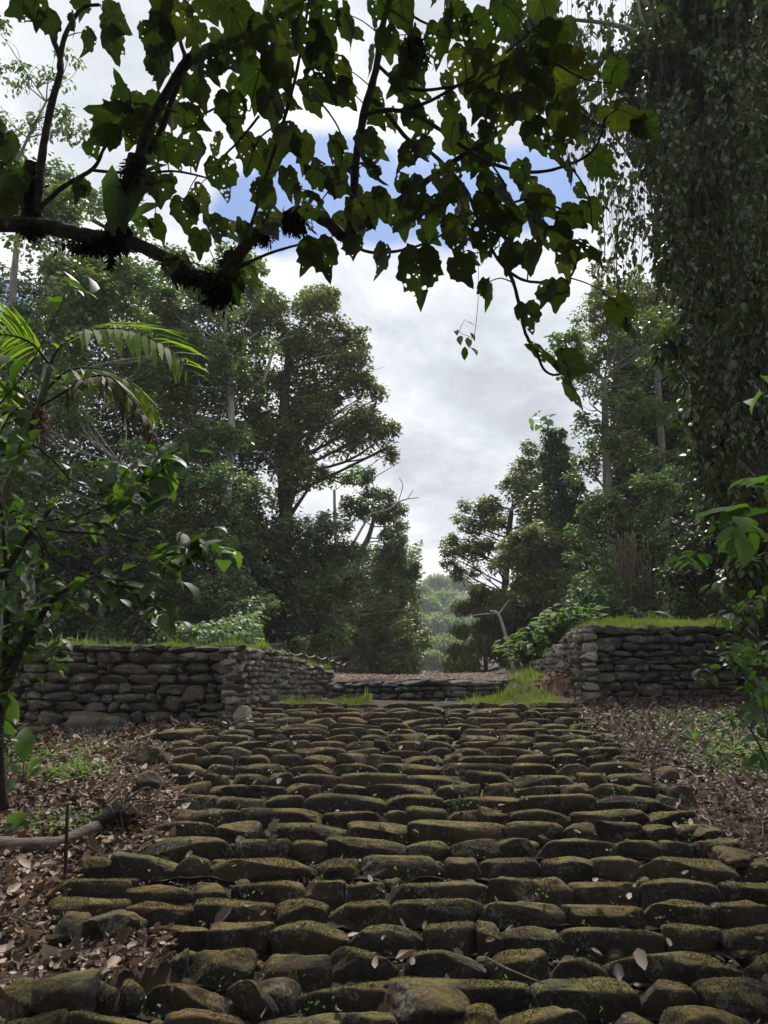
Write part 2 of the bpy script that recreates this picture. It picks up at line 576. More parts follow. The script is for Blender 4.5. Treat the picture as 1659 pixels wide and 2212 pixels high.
M['bark'] = simple_mat('dark_bark', (.018, .015, .012), (.075, .065, .050), 16.0, .95, 1.0, .02)
M['palebark'] = simple_mat('pale_bark', (.13, .125, .11), (.42, .41, .37), 7.0, .9, .6, .02, (1, 1, .35))
M['greybark'] = simple_mat('grey_bark', (.06, .055, .045), (.20, .19, .165), 7.0, .9, .8, .02, (1, 1, .35))
M['log'] = simple_mat('weathered_log', (.03, .024, .02), (.19, .155, .125), 9.0, .9, 1.0, .02, (.35, 1, 1))
M['rot'] = simple_mat('rotten_wood', (.008, .006, .005), (.03, .024, .02), 9.0, .95, 1.0, .03)
M['moss'] = simple_mat('hanging_moss', (.008, .008, .005), (.028, .026, .014), 14.0, .95, .5)
M['litter'] = leaf_mat('dry_leaves', [(.04, .028, .02), (.08, .054, .038), (.16, .11, .078), (.25, .185, .14), (.34, .265, .205), (.10, .068, .048), (.42, .345, .28), (.17, .118, .085), (.15, .07, .042), (.05, .034, .024), (.26, .19, .145)], .10, .6, .35, tcol=(1.1, .9, .7))
M['litter_r'] = leaf_mat('dry_leaves_dark', [(.04, .029, .023), (.11, .08, .062), (.18, .135, .11), (.25, .20, .165), (.07, .05, .04), (.32, .27, .23), (.12, .08, .06)], .10, .6, .35, tcol=(1.1, .9, .7))
M['twig'] = simple_mat('dry_twig', (.04, .03, .022), (.19, .15, .115), 12.0, .9, .5)
M['mossfuzz'] = leaf_mat('moss_fuzz', [(.095, .086, .03), (.14, .125, .04), (.11, .092, .034), (.175, .158, .05), (.065, .054, .024)], .2, .9, .1, tcol=(1.3, 1.3, .6))
M['grass'] = leaf_mat('grass_blades', [(.15, .20, .06), (.20, .25, .075), (.16, .21, .06), (.24, .27, .10), (.11, .16, .045), (.20, .21, .09)], .4, .5, .3, tcol=(1.4, 1.6, .5))
M['cover'] = leaf_mat('low_green', [(.07, .14, .035), (.12, .20, .05), (.05, .10, .03), (.16, .22, .07)], .4, .5, .3)
M['forest'] = leaf_mat('forest_leaves', [(0.057, 0.105, 0.043), (0.092, 0.153, 0.062), (0.071, 0.125, 0.063), (0.143, 0.191, 0.085), (0.103, 0.163, 0.074), (0.204, 0.219, 0.111)], .30, .40, .55)
M['forest2'] = leaf_mat('olive_leaves', [(0.076, 0.11, 0.043), (0.123, 0.158, 0.069), (0.17, 0.194, 0.085), (0.095, 0.13, 0.055), (0.228, 0.222, 0.111)], .30, .42, .5)
M['forest3'] = leaf_mat('bluegreen_leaves', [(0.064, 0.114, 0.062), (0.101, 0.164, 0.085), (0.143, 0.205, 0.105), (0.086, 0.141, 0.072), (0.214, 0.251, 0.131)], .28, .5, .4)
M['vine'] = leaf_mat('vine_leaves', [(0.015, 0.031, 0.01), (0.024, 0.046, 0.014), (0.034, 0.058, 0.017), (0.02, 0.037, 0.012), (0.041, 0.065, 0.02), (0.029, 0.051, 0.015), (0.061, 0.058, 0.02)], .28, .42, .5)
M['ivy'] = leaf_mat('ivy_leaves', [(.035, .08, .028), (.05, .105, .035), (.045, .09, .032), (.07, .125, .045)], .32, .55, .3)
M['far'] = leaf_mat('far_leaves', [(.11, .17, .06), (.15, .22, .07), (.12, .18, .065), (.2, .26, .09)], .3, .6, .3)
M['bamboo'] = leaf_mat('bamboo_leaves', [(.08, .095, .03), (.11, .125, .04), (.06, .075, .024), (.15, .16, .05)], .4, .5, .3)
M['bright'] = leaf_mat('fresh_leaves', [(.05, .12, .02), (.085, .165, .03), (.07, .14, .025), (.12, .19, .045)], .5, .6, .25)
M['shrub'] = leaf_mat('shrub_leaves', [(.035, .075, .018), (.055, .10, .024), (.04, .08, .022), (.08, .13, .03), (.03, .055, .016)], .45, .48, .4)
M['palm'] = leaf_mat('palm_leaflets', [(.13, .19, .03), (.18, .25, .035), (.11, .17, .03)], .6, .5, .3)
M['drypalm'] = leaf_mat('dry_palm_leaflets', [(.045, .028, .014), (.08, .055, .025), (.07, .08, .025), (.03, .02, .012)], .3, .6, .3, tcol=(1.2, 1.0, .5))
M['canopy'] = leaf_mat('canopy_leaves', [(.024, .034, .012), (.030, .042, .014), (.022, .034, .012), (.038, .052, .017), (.026, .040, .013), (.02, .031, .011), (.026, .040, .013), (.022, .034, .012), (.03, .045, .012), (.024, .038, .012), (.06, .062, .018)], .28, .5, .3, holes=.5, veins=True, tcol=(1.5, 1.8, .5), hscale=34.0)
M['fruit'] = simple_mat('red_stalks', (.06, .015, .010), (.14, .035, .022), 9.0, .7, .3)
M['sign'] = simple_mat('dark_board', (.018, .020, .022), (.035, .038, .040), 5.0, .6, .1)
M['rope'] = simple_mat('pale_rope', (.30, .28, .22), (.45, .42, .34), 20.0, .9, .3)
M['roof'] = simple_mat('pale_roof', (.5, .5, .5), (.7, .7, .7), 3.0, .6, .1)


# ------------------------------------------------------------------ terrain
S_SL, S_H = .158, 2.1


def sm(a, b, t):
    t = np.clip((t - a) / (b - a), 0, 1)
    return t * t * (3 - 2 * t)


SINK = 0.0
ROWS = [1519, 1530, 1539, 1551, 1564, 1575, 1588, 1603, 1618, 1633, 1652, 1675, 1697, 1723, 1754, 1784, 1820, 1860, 1911, 1958, 2012, 2073, 2136, 2209, 2290]
EY = [1519, 1545, 1564, 1575, 1600, 1650, 1690, 1723, 1760, 1805, 1830, 1862, 1911, 1958, 2012, 2073, 2136, 2300]
EL = [545, 520, 500, 430, 372, 350, 362, 380, 350, 355, 232, 150, 112, 90, 335, 350, -20, -60]
ER = [1265, 1268, 1270, 1290, 1350, 1400, 1450, 1475, 1510, 1570, 1620, 1690, 1720, 1740, 1760, 1780, 1800, 1850]
tp = math.tan(PITCH)


def row_D(y):
    t = (y - CY) / FPX
    ta = (t - tp) / (1 + t * tp)
    return S_H / (ta + S_SL)



def stair_edges(Y):
    """world x of the left and right stair edge at forward distance Y"""
    Dr = np.array([row_D(y) for y in EY]); o = np.argsort(Dr)
    l = np.array([(a - CX) * mpp(row_D(y), y) for a, y in zip(EL, EY)]); r = np.array([(a - CX) * mpp(row_D(y), y) for a, y in zip(ER, EY)])
    return np.interp(Y, Dr[o], l[o]), np.interp(Y, Dr[o], r[o])



GN, GN2 = Noise(21, 12, .9), Noise(22, 12, 3.0)


def H(x, y, rough=True):
    x = np.asarray(x, float); y = np.asarray(y, float)
    z = np.minimum(-S_H + S_SL * np.maximum(y, -3) - .07, -.42)
    dt = np.interp(x, [-1.6, -.9, -.2, .5, 1.3, 1.9, 2.6], [12.9, 12.75, 11.98, 11.75, 11.8, 12.15, 12.95])
    z = z + (sm(dt + .15, dt + .5, y) * sm(2.1, 1.7, x) + sm(11.3, 13.0, y) * sm(1.7, 2.1, x)) * .32 + sm(12.6, 17, y) * .10       # terrace and its gentle rise
    z = z - sm(18, 60, y) * 2.2 - sm(60, 140, y) * 4.0
    hill = sm(150, 330, y + 22 * np.sin(x * .021 + 1) + np.abs(x - 30) * .05) * 40
    z = z + hill
    z = z - .09 * sm(-2.2, -3.6, x) * sm(5, 8, y) * (1 - sm(10, 11, y))
    z = z + (.05 * sm(2.6, 4.5, x) + .20 * sm(4.5, 8, x)) * (1 - sm(16, 30, y))
    z = z + .12 * sm(-4.0, -7, x) * (1 - sm(16, 30, y))
    z = z + .10 * sm(1.6, 2.8, x) * sm(11, 13, y) * (1 - sm(14, 20, y))
    P = np.stack([x, y, 0 * x], -1)
    if rough:
        z = z + .022 * GN(P) + .008 * GN2(P)
    return z


def axis(lst):
    out = []
    for a, b, s in lst:
        out += list(np.arange(a, b, s))
    return np.array(out + [lst[-1][1]])


gx = axis([(-500, -100, 40), (-100, -20, 8), (-20, -7, .6), (-7, 7, .09), (7, 20, .6), (20, 100, 8), (100, 500, 40)])
gy = axis([(-40, -4, 4), (-4, 2, .4), (2, 18, .09), (18, 40, .8), (40, 120, 6), (120, 340, 8), (340, 900, 60)])
GX, GY = np.meshgrid(gx, gy)
GZ = H(GX, GY)
sl_, sr_ = stair_edges(GY.ravel())
sl_, sr_ = sl_.reshape(GY.shape), sr_.reshape(GY.shape)
GZ = GZ - .13 * sm(.0, .12, GX - sl_ - .05) * sm(.0, .12, sr_ - .05 - GX) * sm(2, 3, GY) * (1 - sm(10.5, 10.8, GY))
nx_, ny_ = len(gx), len(gy)
ii, jj = np.meshgrid(np.arange(nx_ - 1), np.arange(ny_ - 1))
q = (jj * nx_ + ii)
GF = np.stack([q, q + 1, q + 1 + nx_, q + nx_], -1).reshape(-1, 4)
ground = make('ground', np.stack([GX, GY, GZ], -1), GF, M['soil'], None, True)
tag(ground, kind='structure')

# brown gravel path on the terrace ahead
py = np.arange(12.25, 34, .25)
pw = np.linspace(0, 1, 15)
xl = np.interp(py, [12.2, 14, 34], [-1.35, -1.9, -3.5]); xr = np.interp(py, [12.2, 14, 34], [2.2, 2.75, 5.5])
PX = xl[:, None] * (1 - pw) + xr[:, None] * pw
PY = np.repeat(py[:, None], 15, 1)
PZ = H(PX, PY) + .012
q = (np.arange(len(py) - 1)[:, None] * 15 + np.arange(14)[None]).ravel()
pth = make('path', np.stack([PX, PY, PZ], -1), np.stack([q, q + 1, q + 16, q + 15], -1), M['farsoil'], None, True)
tag(pth, kind='structure')

# ------------------------------------------------------------------ stone staircase
stair = empty('stone_staircase', (0, row_D(2209), -S_H + S_SL * row_D(2209) - .15),
              'broad mossy stairway of rough stones climbing towards the gap between the two walls', 'staircase')
NF = len(ROWS)
big_from = NF - 10
# stones in the near rows that the photo shows clearly: (row y, x centre, width, height scale, tilt)
ALLPEB = Acc()
MOSSP = []
for ri, ry in enumerate(ROWS):
    D = row_D(ry)
    z = -S_H + S_SL * D
    m1 = mpp(D, ry)
    x0, x1 = (np.interp(ry, EY, EL) - CX) * m1, (np.interp(ry, EY, ER) - CX) * m1
    near = ri >= big_from
    hgt = .20 + .05 * (ri / NF) + (.03 if ri > NF - 5 else 0)
    dep = .155
    # earth tread between this course and the one behind
    xs = np.linspace(x0 + .1, x1 - .1, 60)
    ys = np.array([D - .02, D + .12, D + .24, D + .34])
    XX, YY = np.meshgrid(xs, ys)
    ZZ = -S_H + S_SL * D - .12 + .018 * GN2(np.stack([XX * 3, YY * 3, 0 * XX], -1)) + .02 * np.linspace(0, 1, 4)[:, None]
    q = (np.arange(3)[:, None] * 60 + np.arange(59)[None]).ravel()
    nm = 'step'
    step_acc = Acc().add(np.stack([XX, YY, ZZ], -1), np.stack([q, q + 1, q + 61, q + 60], -1))
    stones = []
    x = x0 + rs.uniform(-.05, .05)
    while x < x1 - .08:
        wd = rs.choice([rs.uniform(.22, .32), rs.uniform(.32, .48), rs.uniform(.45, .74)], p=[.22, .53, .25])
        if rs.rand() < .035:
            wd = rs.uniform(.10, .16)
        if x + wd > x1 + .15: wd = max(.16, x1 - x)
        hh = hgt * rs.uniform(.85, 1.12)
        if wd < .18: hh *= .7
        stones.append((x + wd / 2, wd, hh))
        x += wd + rs.uniform(-.012, .010)
    sm_list = []
    for (xc, wd, hh) in stones:
        jy = rs.uniform(-.022, .022)
        zt = z + rs.uniform(-.009, .009)
        V, F = rock((xc, D + jy + dep * .5, zt - hh * .5), (wd * 1.02, dep * rs.uniform(.75, 1.15), hh), rs.randint(1e6), 16 if near else 8,
                    rs.uniform(4.5, 11), rs.uniform(-.06, .06), rs.uniform(-.02, .02), .85, rs.randint(5, 12), .84, .45)
        sm_list.append((V, F))
        if D < 8.5:
            fc_ = V[F].mean(1); fn_n = np.cross(V[F[:, 1]] - V[F[:, 0]], V[F[:, 2]] - V[F[:, 0]]); ar = np.linalg.norm(fn_n, axis=1); fn_n = fn_n / ar[:, None]
            kk = np.where(fn_n[:, 2] > .5)[0]
            if len(kk):
                nn_ = int(ar[kk].sum() * (14000 if D < 5.5 else 7000)); ch = rs.choice(kk, nn_, p=ar[kk] / ar[kk].sum())
                i3, i4 = V[F[ch, 1]] - V[F[ch, 0]], V[F[ch, 3]] - V[F[ch, 0]]
                MOSSP.append(V[F[ch, 0]] + i3 * rs.rand(nn_, 1) + i4 * rs.rand(nn_, 1))
    # chinking stones and pebbles
    peb = ALLPEB
    for _ in range(int((x1 - x0) * 14)):
        s_ = rs.uniform(.015, .04) if rs.rand() < .8 else rs.uniform(.04, .10)
        xx = rs.uniform(x0, x1); yy = D - rs.uniform(.0, .13)
        V, F = rock((xx, yy, z - S_SL * .3 - .10 + s_ * .2), (s_ * rs.uniform(1, 1.6), s_, s_ * .8), rs.randint(1e6), 4, 2.3, rs.uniform(-1, 1), rs.uniform(-.3, .3))
        peb.add(V, F)
    if near:
        step = step_acc.build('step', M['tread'], stair, True)
        step['_o'] = tuple(stair.location)
        for V, F in sm_list:
            make('stone', V, F, M['step'], step, True)
    else:
        for V, F in sm_list:
            step_acc.add(V, F)
        step = step_acc.build('step', M['step'], stair, True)

tag(ALLPEB.build('pebbles', M['step'], None, True), 'small pebbles and chinking stones between the courses of the stairs', 'pebbles', kind='stuff')

P = np.concatenate(MOSSP)
k = NZ2(P * 2.2) + .5 * NZ3(P * 2) > -.15
P = P[k]; n = len(P)
A = rs.randn(n, 3) * (.8, .8, .3) + (0, 0, 1.0)
V, F = leaves_arrays(P - (0, 0, .003), A, rs.randn(n, 3), rs.uniform(.005, .013, n), T_DIAM)
tag(Acc().add(V, F).build('moss', M['mossfuzz']), 'short olive moss growing on the tops of the nearer stair stones', 'moss', kind='stuff')
# tiny weeds rooted in the joints
n = 55
Y = rs.uniform(3.5, 8, n); l_, r_ = stair_edges(Y); X = l_ + (r_ - l_) * rs.rand(n)
X = np.repeat(X, 9) + rs.normal(0, .045, n * 9); Y = np.repeat(Y, 9) + rs.normal(0, .02, n * 9)
rowD = np.sort(np.array([row_D(y) for y in ROWS]))
nxt = rowD[np.clip(np.searchsorted(rowD, Y), 0, len(rowD) - 1)]
P = np.stack([X, nxt - rs.uniform(.01, .06, n * 9), -S_H + S_SL * nxt - rs.uniform(.02, .15, n * 9)], -1)
V, F = leaves_arrays(P, rs.randn(n * 9, 3) + (0, -.6, .3), rs.randn(n * 9, 3) + (0, -.3, 1), rs.uniform(.014, .034, n * 9), T_OVAL)
tag(Acc().add(V, F).build('weeds', M['cover']), 'tiny green weeds rooted in the joints between the stair stones', 'weeds', kind='stuff')

# ------------------------------------------------------------------ loose boulders beside the stairs
def gz(x, y):
    return float(H(np.array([x]), np.array([y]), False)[0])


def ground_at(px, py, zoff=0.0):
    """where the sight line meets the ground"""
    lo, hi = 1.5, 40.0
    prev = None
    for D in np.arange(1.8, 40, .02):
        p = W(px, py, D)
        if p[2] <= gz(p[0], p[1]) + zoff:
            return p
    return W(px, py, 17)


def boulder(px, py, wpx, hpx, label, tilt=0, mat='step', deep=.8, bury=.3, rot=0.0):
    """px, py: foot of the stone's front; size in photo units"""
    p = ground_at(px, py)
    m1 = mpp(p[1], py)
    wd, hh = wpx * m1, hpx * m1 / (1 - bury)
    V, F = rock((p[0], p[1] + wd * deep * .5, p[2] + hh * (.5 - bury)), (wd, wd * deep, hh), rs.randint(1e6), 16, 3.8, rot, tilt, 1.1, 11)
    o = make('boulder', V, F, M[mat], None, True)
    return tag(o, label, 'boulder')


boulder(325, 1655, 62, 40, 'slanting mossy boulder on the left edge of the stairs halfway up', .55, rot=.3)
boulder(320, 1715, 62, 42, 'moss-topped tilted boulder left of the stairs above the log', .6, rot=.2)
boulder(385, 1602, 105, 26, 'flat grey slab at the top left corner of the stairs', .05)
boulder(60, 1592, 62, 22, 'low rounded olive boulder at the far left in front of the left wall', -.05)
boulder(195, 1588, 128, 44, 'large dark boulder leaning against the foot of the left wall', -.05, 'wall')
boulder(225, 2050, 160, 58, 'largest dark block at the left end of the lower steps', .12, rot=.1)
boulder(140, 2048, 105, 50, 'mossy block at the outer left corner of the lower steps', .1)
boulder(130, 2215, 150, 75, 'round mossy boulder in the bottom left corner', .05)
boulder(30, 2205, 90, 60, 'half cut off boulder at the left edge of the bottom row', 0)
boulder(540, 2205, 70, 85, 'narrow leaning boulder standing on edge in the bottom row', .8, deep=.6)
boulder(520, 1560, 42, 32, 'pale grey block at the foot of the left wall corner', .1, 'wall_lit')
boulder(1330, 1607, 60, 16, 'thin dark slab at the upper right end of the steps', -.1)
boulder(1480, 1740, 50, 38, 'upright mossy boulder on the right edge of the stairs', .2)
boulder(1440, 1690, 70, 26, 'flat mossy boulder at the right edge above the upright one', .15)
boulder(1620, 1880, 110, 34, 'broad flat slab at the right edge of the photo beside the stairs', -.05)
boulder(1535, 1815, 70, 20, 'small rounded boulder half sunk in litter at right of stairs', .1)
boulder(925, 2235, 215, 58, 'largest pillow-shaped boulder at the bottom centre of the stairs', -.05, deep=.7)


# ------------------------------------------------------------------ dry stone walls
class Path2:
    def __init__(s, pts):
        s.p = np.array(pts, float)                 # x, y, z_base, z_top
        d = np.linalg.norm(np.diff(s.p[:, :2], axis=0), axis=1)
        s.u = np.concatenate([[0], np.cumsum(d)])
        s.L = s.u[-1]

    def at(s, u):
        return np.array([np.interp(u, s.u, s.p[:, k]) for k in range(4)])

    def dirn(s, u):
        a, b = s.at(max(u - .03, 0)), s.at(min(u + .03, s.L))
        return math.atan2(b[1] - a[1], b[0] - a[0])


def stone_face(path, wr, hr, mat, parent, name, seed, out_sign=1, n=8, depth=.24, cuts=9):
    """coursed rubble: uneven courses, stones of mixed length, some two courses high, small wedges between"""
    r = np.random.RandomState(seed)
    zb = path.p[:, 2].min(); zt = path.p[:, 3].max()
    wob = [Noise(seed + k_, 6, .5) for k_ in range(2)]
    acc = Acc()
    def put(uc, vc, wd, hd, jit=0.0, dp=depth):
        uc = min(max(uc, 0.0), path.L)
        a = path.at(uc); th = path.dirn(uc)
        nx, ny = math.sin(th) * out_sign, -math.cos(th) * out_sign
        j_ = r.uniform(-.018, .022) + .02 + jit
        c = (a[0] - nx * (dp / 2 - j_), a[1] - ny * (dp / 2 - j_), vc)
        V, F = rock(c, (wd, dp, hd), r.randint(1e6), n, r.uniform(4.2, 12.0), th + r.uniform(-.08, .08), r.uniform(-.08, .08), .9, cuts + 4, .78)
        acc.add(V, F)
    z = zb
    blocked = []
    while z < zt + .02:
        h = r.uniform(*hr)
        u = -r.uniform(0, wr[1] * .5)
        nb = []
        while u < path.L:
            wd = r.uniform(*wr) if r.rand() < .8 else r.uniform(wr[0] * .5, wr[0] * 1.2)
            hit = [b_ for b_ in blocked if b_[0] < u + .04 and b_[1] > u + .02]
            if hit: u = hit[0][1]; continue
            nxt = [b_[0] for b_ in blocked if u < b_[0] < u + wd]
            if nxt: wd = min(nxt) - u
            if wd < .035: u += wd + .01; continue
            uc = min(max(u + wd / 2, 0), path.L)
            a = path.at(uc)
            zw = z + .022 * float(wob[0](np.array([[uc, z * 2, 0.]]))[0])
            hh = h
            if r.rand() < .13 and wd > wr[0] * 1.7 and z + h * 1.9 < a[3]:
                hh = h * 1.9; nb.append((u, u + wd))
            top = zw + hh
            if zw + h * .45 < a[3] and zw + hh > a[2]:
                if top > a[3] + .015: hh -= top - a[3] - r.uniform(-.01, .02)
                if r.rand() < .12 and hh > .09:
                    k_ = r.uniform(.4, .6)
                    put(uc, zw + hh * k_ / 2, wd * 1.02, hh * k_ * 1.05); put(uc, zw + hh * (1 + k_) / 2, wd * r.uniform(.85, 1.02), hh * (1 - k_) * 1.05)
                else:
                    put(uc, zw + hh / 2, wd * 1.03, hh * 1.06)
                if r.rand() < .35: put(uc + wd / 2, zw + hh * r.uniform(.2, .9), r.uniform(.03, .07), r.uniform(.02, .05), -.012, .12)
            u += wd
        blocked = nb
        z += h
    return acc.build(name, M[mat], parent, True)


def fill(poly, zlow, mat, parent, name):
    """poly: list of (x, y, z) around the top"""
    P = np.array(poly, float); n = len(P)
    c = P.mean(0)
    V = np.concatenate([P, P * (1, 1, 0) + (0, 0, zlow), [c]])
    j = np.arange(n)
    side = np.stack([j, (j + 1) % n, n + (j + 1) % n, n + j], -1)
    top = np.stack([np.full(n, 2 * n), j, (j + 1) % n], -1)
    return make(name, V, [side, top], M[mat], parent)


DL = 9.95
cl_t, cl_b = W(494, 1394, DL), W(500, 1548, DL)
lw = empty('stone_wall', (cl_b[0] - 1.5, DL, cl_b[2]), 'long low dark stone retaining wall left of the stairs with its corner near the centre', 'stone wall')
lf = Path2([(-7.5, DL - .25, -.85, .41), (cl_b[0] - 1.2, DL - .02, -.78, .40), (cl_b[0], DL, -.62, .395)])
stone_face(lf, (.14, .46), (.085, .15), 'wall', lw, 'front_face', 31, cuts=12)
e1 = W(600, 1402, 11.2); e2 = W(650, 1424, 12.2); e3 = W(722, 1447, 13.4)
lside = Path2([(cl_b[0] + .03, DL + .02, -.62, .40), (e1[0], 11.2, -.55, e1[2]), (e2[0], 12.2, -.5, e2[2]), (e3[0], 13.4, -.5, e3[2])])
stone_face(lside, (.10, .26), (.07, .12), 'wall_lit', lw, 'side_face', 32, n=6)
fill([(-7.5, DL - .13, .40), (cl_b[0] - .12, DL + .12, .39), (e1[0] - .1, 11.25, e1[2] - .02), (e2[0] - .1, 12.2, e2[2] - .02), (e3[0] - .1, 13.4, e3[2] - .03), (-3.0, 17, .0), (-12, 17, .4), (-12, DL, .4)], -1.2, 'soil', lw, 'earth_fill')

DR = 11.0
cr_b, cr_t = W(1268, 1515, DR), W(1268, 1352, DR)
rw = empty('stone_wall', (cr_b[0] + 1.5, DR, cr_b[2]), 'tall dark stone retaining wall right of the stairs with bright grass on top', 'stone wall')
rf = Path2([(cr_b[0], DR, -.5, cr_t[2]), (cr_b[0] + 2.5, DR + .1, -.4, cr_t[2] - .01), (8.5, DR + .3, -.3, cr_t[2])])
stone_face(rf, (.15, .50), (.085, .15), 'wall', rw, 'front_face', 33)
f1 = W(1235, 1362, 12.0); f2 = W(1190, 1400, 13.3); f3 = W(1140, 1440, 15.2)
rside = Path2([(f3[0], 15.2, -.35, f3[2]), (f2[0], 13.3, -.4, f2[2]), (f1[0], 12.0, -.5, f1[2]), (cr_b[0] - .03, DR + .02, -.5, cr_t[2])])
stone_face(rside, (.10, .28), (.07, .13), 'wall_lit', rw, 'side_face', 34, n=6)
fill([(cr_b[0] + .12, DR + .13, cr_t[2] - .02), (8.5, DR + .4, cr_t[2]), (12, 15, 1.15), (8, 17, 1.15), (5.0, 15.2, 1.12), (f3[0] + .3, 15.2, f3[2] + .0), (f2[0] + .1, 13.35, f2[2] - .02), (f1[0] + .1, 12.0, f1[2] - .02)], -.9, 'soil', rw, 'earth_fill')

# terrace courses ahead of the stairs
ter = empty('stone_terrace', (0, 11.6, -.45), 'low grey stone terrace of three courses ahead of the top step', 'terrace')
tpts = []
for (x, D, yt) in [(716, 12.7, 1469), (800, 11.95, 1468), (900, 11.7, 1467), (1000, 11.75, 1467), (1070, 12.1, 1467), (1130, 12.9, 1465)]:
    p = W(x, yt, D); tpts.append((p[0], D, -.47, p[2]))
tpath = Path2(tpts)
stone_face(tpath, (.16, .5), (.07, .115), 'terrace', ter, 'stone_face', 35, n=8, depth=.34)
back = [(p[0] * 1.02, p[1] + .9, p[3] + .0) for p in tpts][::-1]
fill([(p[0], p[1] + .10, p[3] - .03) for p in tpts] + back, -.6, 'farsoil', ter, 'earth_fill')

# red earth mound by the right wall
mc = W(1222, 1490, 12.3)
ang = np.linspace(0, 2 * math.pi, 40, endpoint=False); rad = np.linspace(0, 1, 14)
A_, R_ = np.meshgrid(ang, rad)
MX = mc[0] + np.cos(A_) * R_ * .72; MY = 12.3 + np.sin(A_) * R_ * .75
hh = .30 * np.exp(-(R_ * 1.45) ** 3) * (1 + .16 * np.sin(A_ * 3 + 1) + .08 * np.sin(A_ * 7)) - .05 * R_
MZ = np.minimum(H(MX, MY), mc[2]) + hh - .02 + .06 * NZ2(np.stack([MX, MY, 0 * MX], -1)) + .035 * NZ3(np.stack([MX * 2, MY * 2, 0 * MX], -1))
q = (np.arange(13)[:, None] * 40 + np.arange(40)[None])
q2 = (np.arange(13)[:, None] * 40 + (np.arange(40)[None] + 1) % 40)
q = np.stack([q, q2, q2 + 40, q + 40], -1).reshape(-1, 4)
acc = Acc().add(np.stack([MX, MY, MZ], -1), q)
for _ in range(420):
    i_, j_2 = rs.randint(1, 14), rs.randint(40)
    sz = rs.uniform(.015, .05) * (1.6 if rs.rand() < .1 else 1)
    V, F = rock((MX[i_, j_2] + rs.normal(0, .04), MY[i_, j_2] + rs.normal(0, .04), MZ[i_, j_2] + sz * .15), (sz * 1.3, sz, sz * .8), rs.randint(1e6), 4, 2.4, rs.uniform(0, 3))
    acc.add(V, F)
o = acc.build('earth_mound', M['mound'])
tag(o, 'heap of reddish brown earth piled against the right wall side', 'mound')

# ------------------------------------------------------------------ scattered ground stuff
def scatter_ground(name, X, Y, size, tmpl, mat, tilt=.45, lift=(.3, 1.6), zoff=.01, Z=None):
    n = len(X)
    Z = H(X, Y) + zoff + rs.uniform(0, .03, n) if Z is None else Z
    P = np.stack([X, Y, Z], -1)
    az = rs.uniform(0, 6.283, n)
    A = np.stack([np.cos(az), np.sin(az), rs.normal(0, tilt, n)], -1)
    N = np.stack([rs.normal(0, tilt, n), rs.normal(0, tilt, n), np.ones(n)], -1)
    return leaves_arrays(P, A, N, size, tmpl, rs.uniform(*lift, n))


# left slope litter
N_ = 46000
Y = rs.uniform(2.6, 10.0, N_) ; X = rs.uniform(-6.5, -.4, N_)
l_, r_ = stair_edges(Y)
k = X < l_ + .10
X, Y = X[k], Y[k]
V, F = scatter_ground('', X, Y, rs.uniform(.022, .062, len(X)) * np.where(rs.rand(len(X)) < .22, 2.0, 1.0), T_CURL, None)
a = Acc().add(V, F)
tag(a.build('fallen_leaves', M['litter']), 'thick brown leaf litter covering the slope left of the stairs', 'fallen leaves', kind='stuff')
# right slope litter
Y = rs.uniform(3.0, 11.2, N_); X = rs.uniform(1.5, 8, N_)
l_, r_ = stair_edges(Y)
k = (X > r_ - .10)
X, Y = X[k], Y[k]
V, F = scatter_ground('', X, Y, rs.uniform(.022, .055, len(X)) * np.where(rs.rand(len(X)) < .15, 2.0, 1.0), T_CURL, None, .6)
a = Acc().add(V, F)
tag(a.build('fallen_leaves', M['litter_r']), 'dark brown leaf litter covering the slope right of the stairs', 'fallen leaves', kind='stuff')
# leaves caught on the steps
N_ = 1300
Y = rs.uniform(3.3, 10.6, N_); l_, r_ = stair_edges(Y); X = l_ + (r_ - l_) * rs.rand(N_)
rowD = np.sort(np.array([row_D(y) for y in ROWS]))
nxt = rowD[np.clip(np.searchsorted(rowD, Y), 0, len(rowD) - 1)]
k = rs.rand(N_) < .8
Y = np.where(k, nxt - rs.uniform(.03, .13, N_), Y)
Z = np.where(k, -S_H + S_SL * (nxt - .3) - .09, -S_H + S_SL * Y + .015) + rs.uniform(0, .04, N_)
V, F = scatter_ground('', X, Y, rs.uniform(.025, .075, N_) * np.where(rs.rand(N_) < .15, 1.8, 1), T_CURL, None, .5, Z=Z)
tag(Acc().add(V, F).build('fallen_leaves', M['litter_r']), 'dry leaves caught between the stones of the stairs', 'fallen leaves', kind='stuff')
# crumbs of rotted leaf in the gaps between the courses
N_ = 7000
Y = rs.uniform(3.3, 9.5, N_); l_, r_ = stair_edges(Y); X = l_ + (r_ - l_) * rs.rand(N_)
nxt = rowD[np.clip(np.searchsorted(rowD, Y), 0, len(rowD) - 1)]
Y = nxt - rs.uniform(.0, .16, N_)
V, F = scatter_ground('', X, Y, rs.uniform(.012, .034, N_), T_CURL, None, .5, Z=-S_H + S_SL * (nxt - .3) - .105 + rs.uniform(0, .03, N_))
tag(Acc().add(V, F).build('leaf_crumbs', M['litter_r']), 'small rotted leaf crumbs filling the gaps between the stair courses', 'fallen leaves', kind='stuff')
# path and mound-side litter
N_ = 2600
N_ = 1500; Y = rs.uniform(11.9, 17, N_); X = rs.uniform(-1.4, 3.0, N_)
V, F = scatter_ground('', X, Y, rs.uniform(.02, .06, N_), T_CURL, None, .2)
tag(Acc().add(V, F).build('fallen_leaves', M['litter']), 'small dry leaves strewn over the brown path on the terrace', 'fallen leaves', kind='stuff')

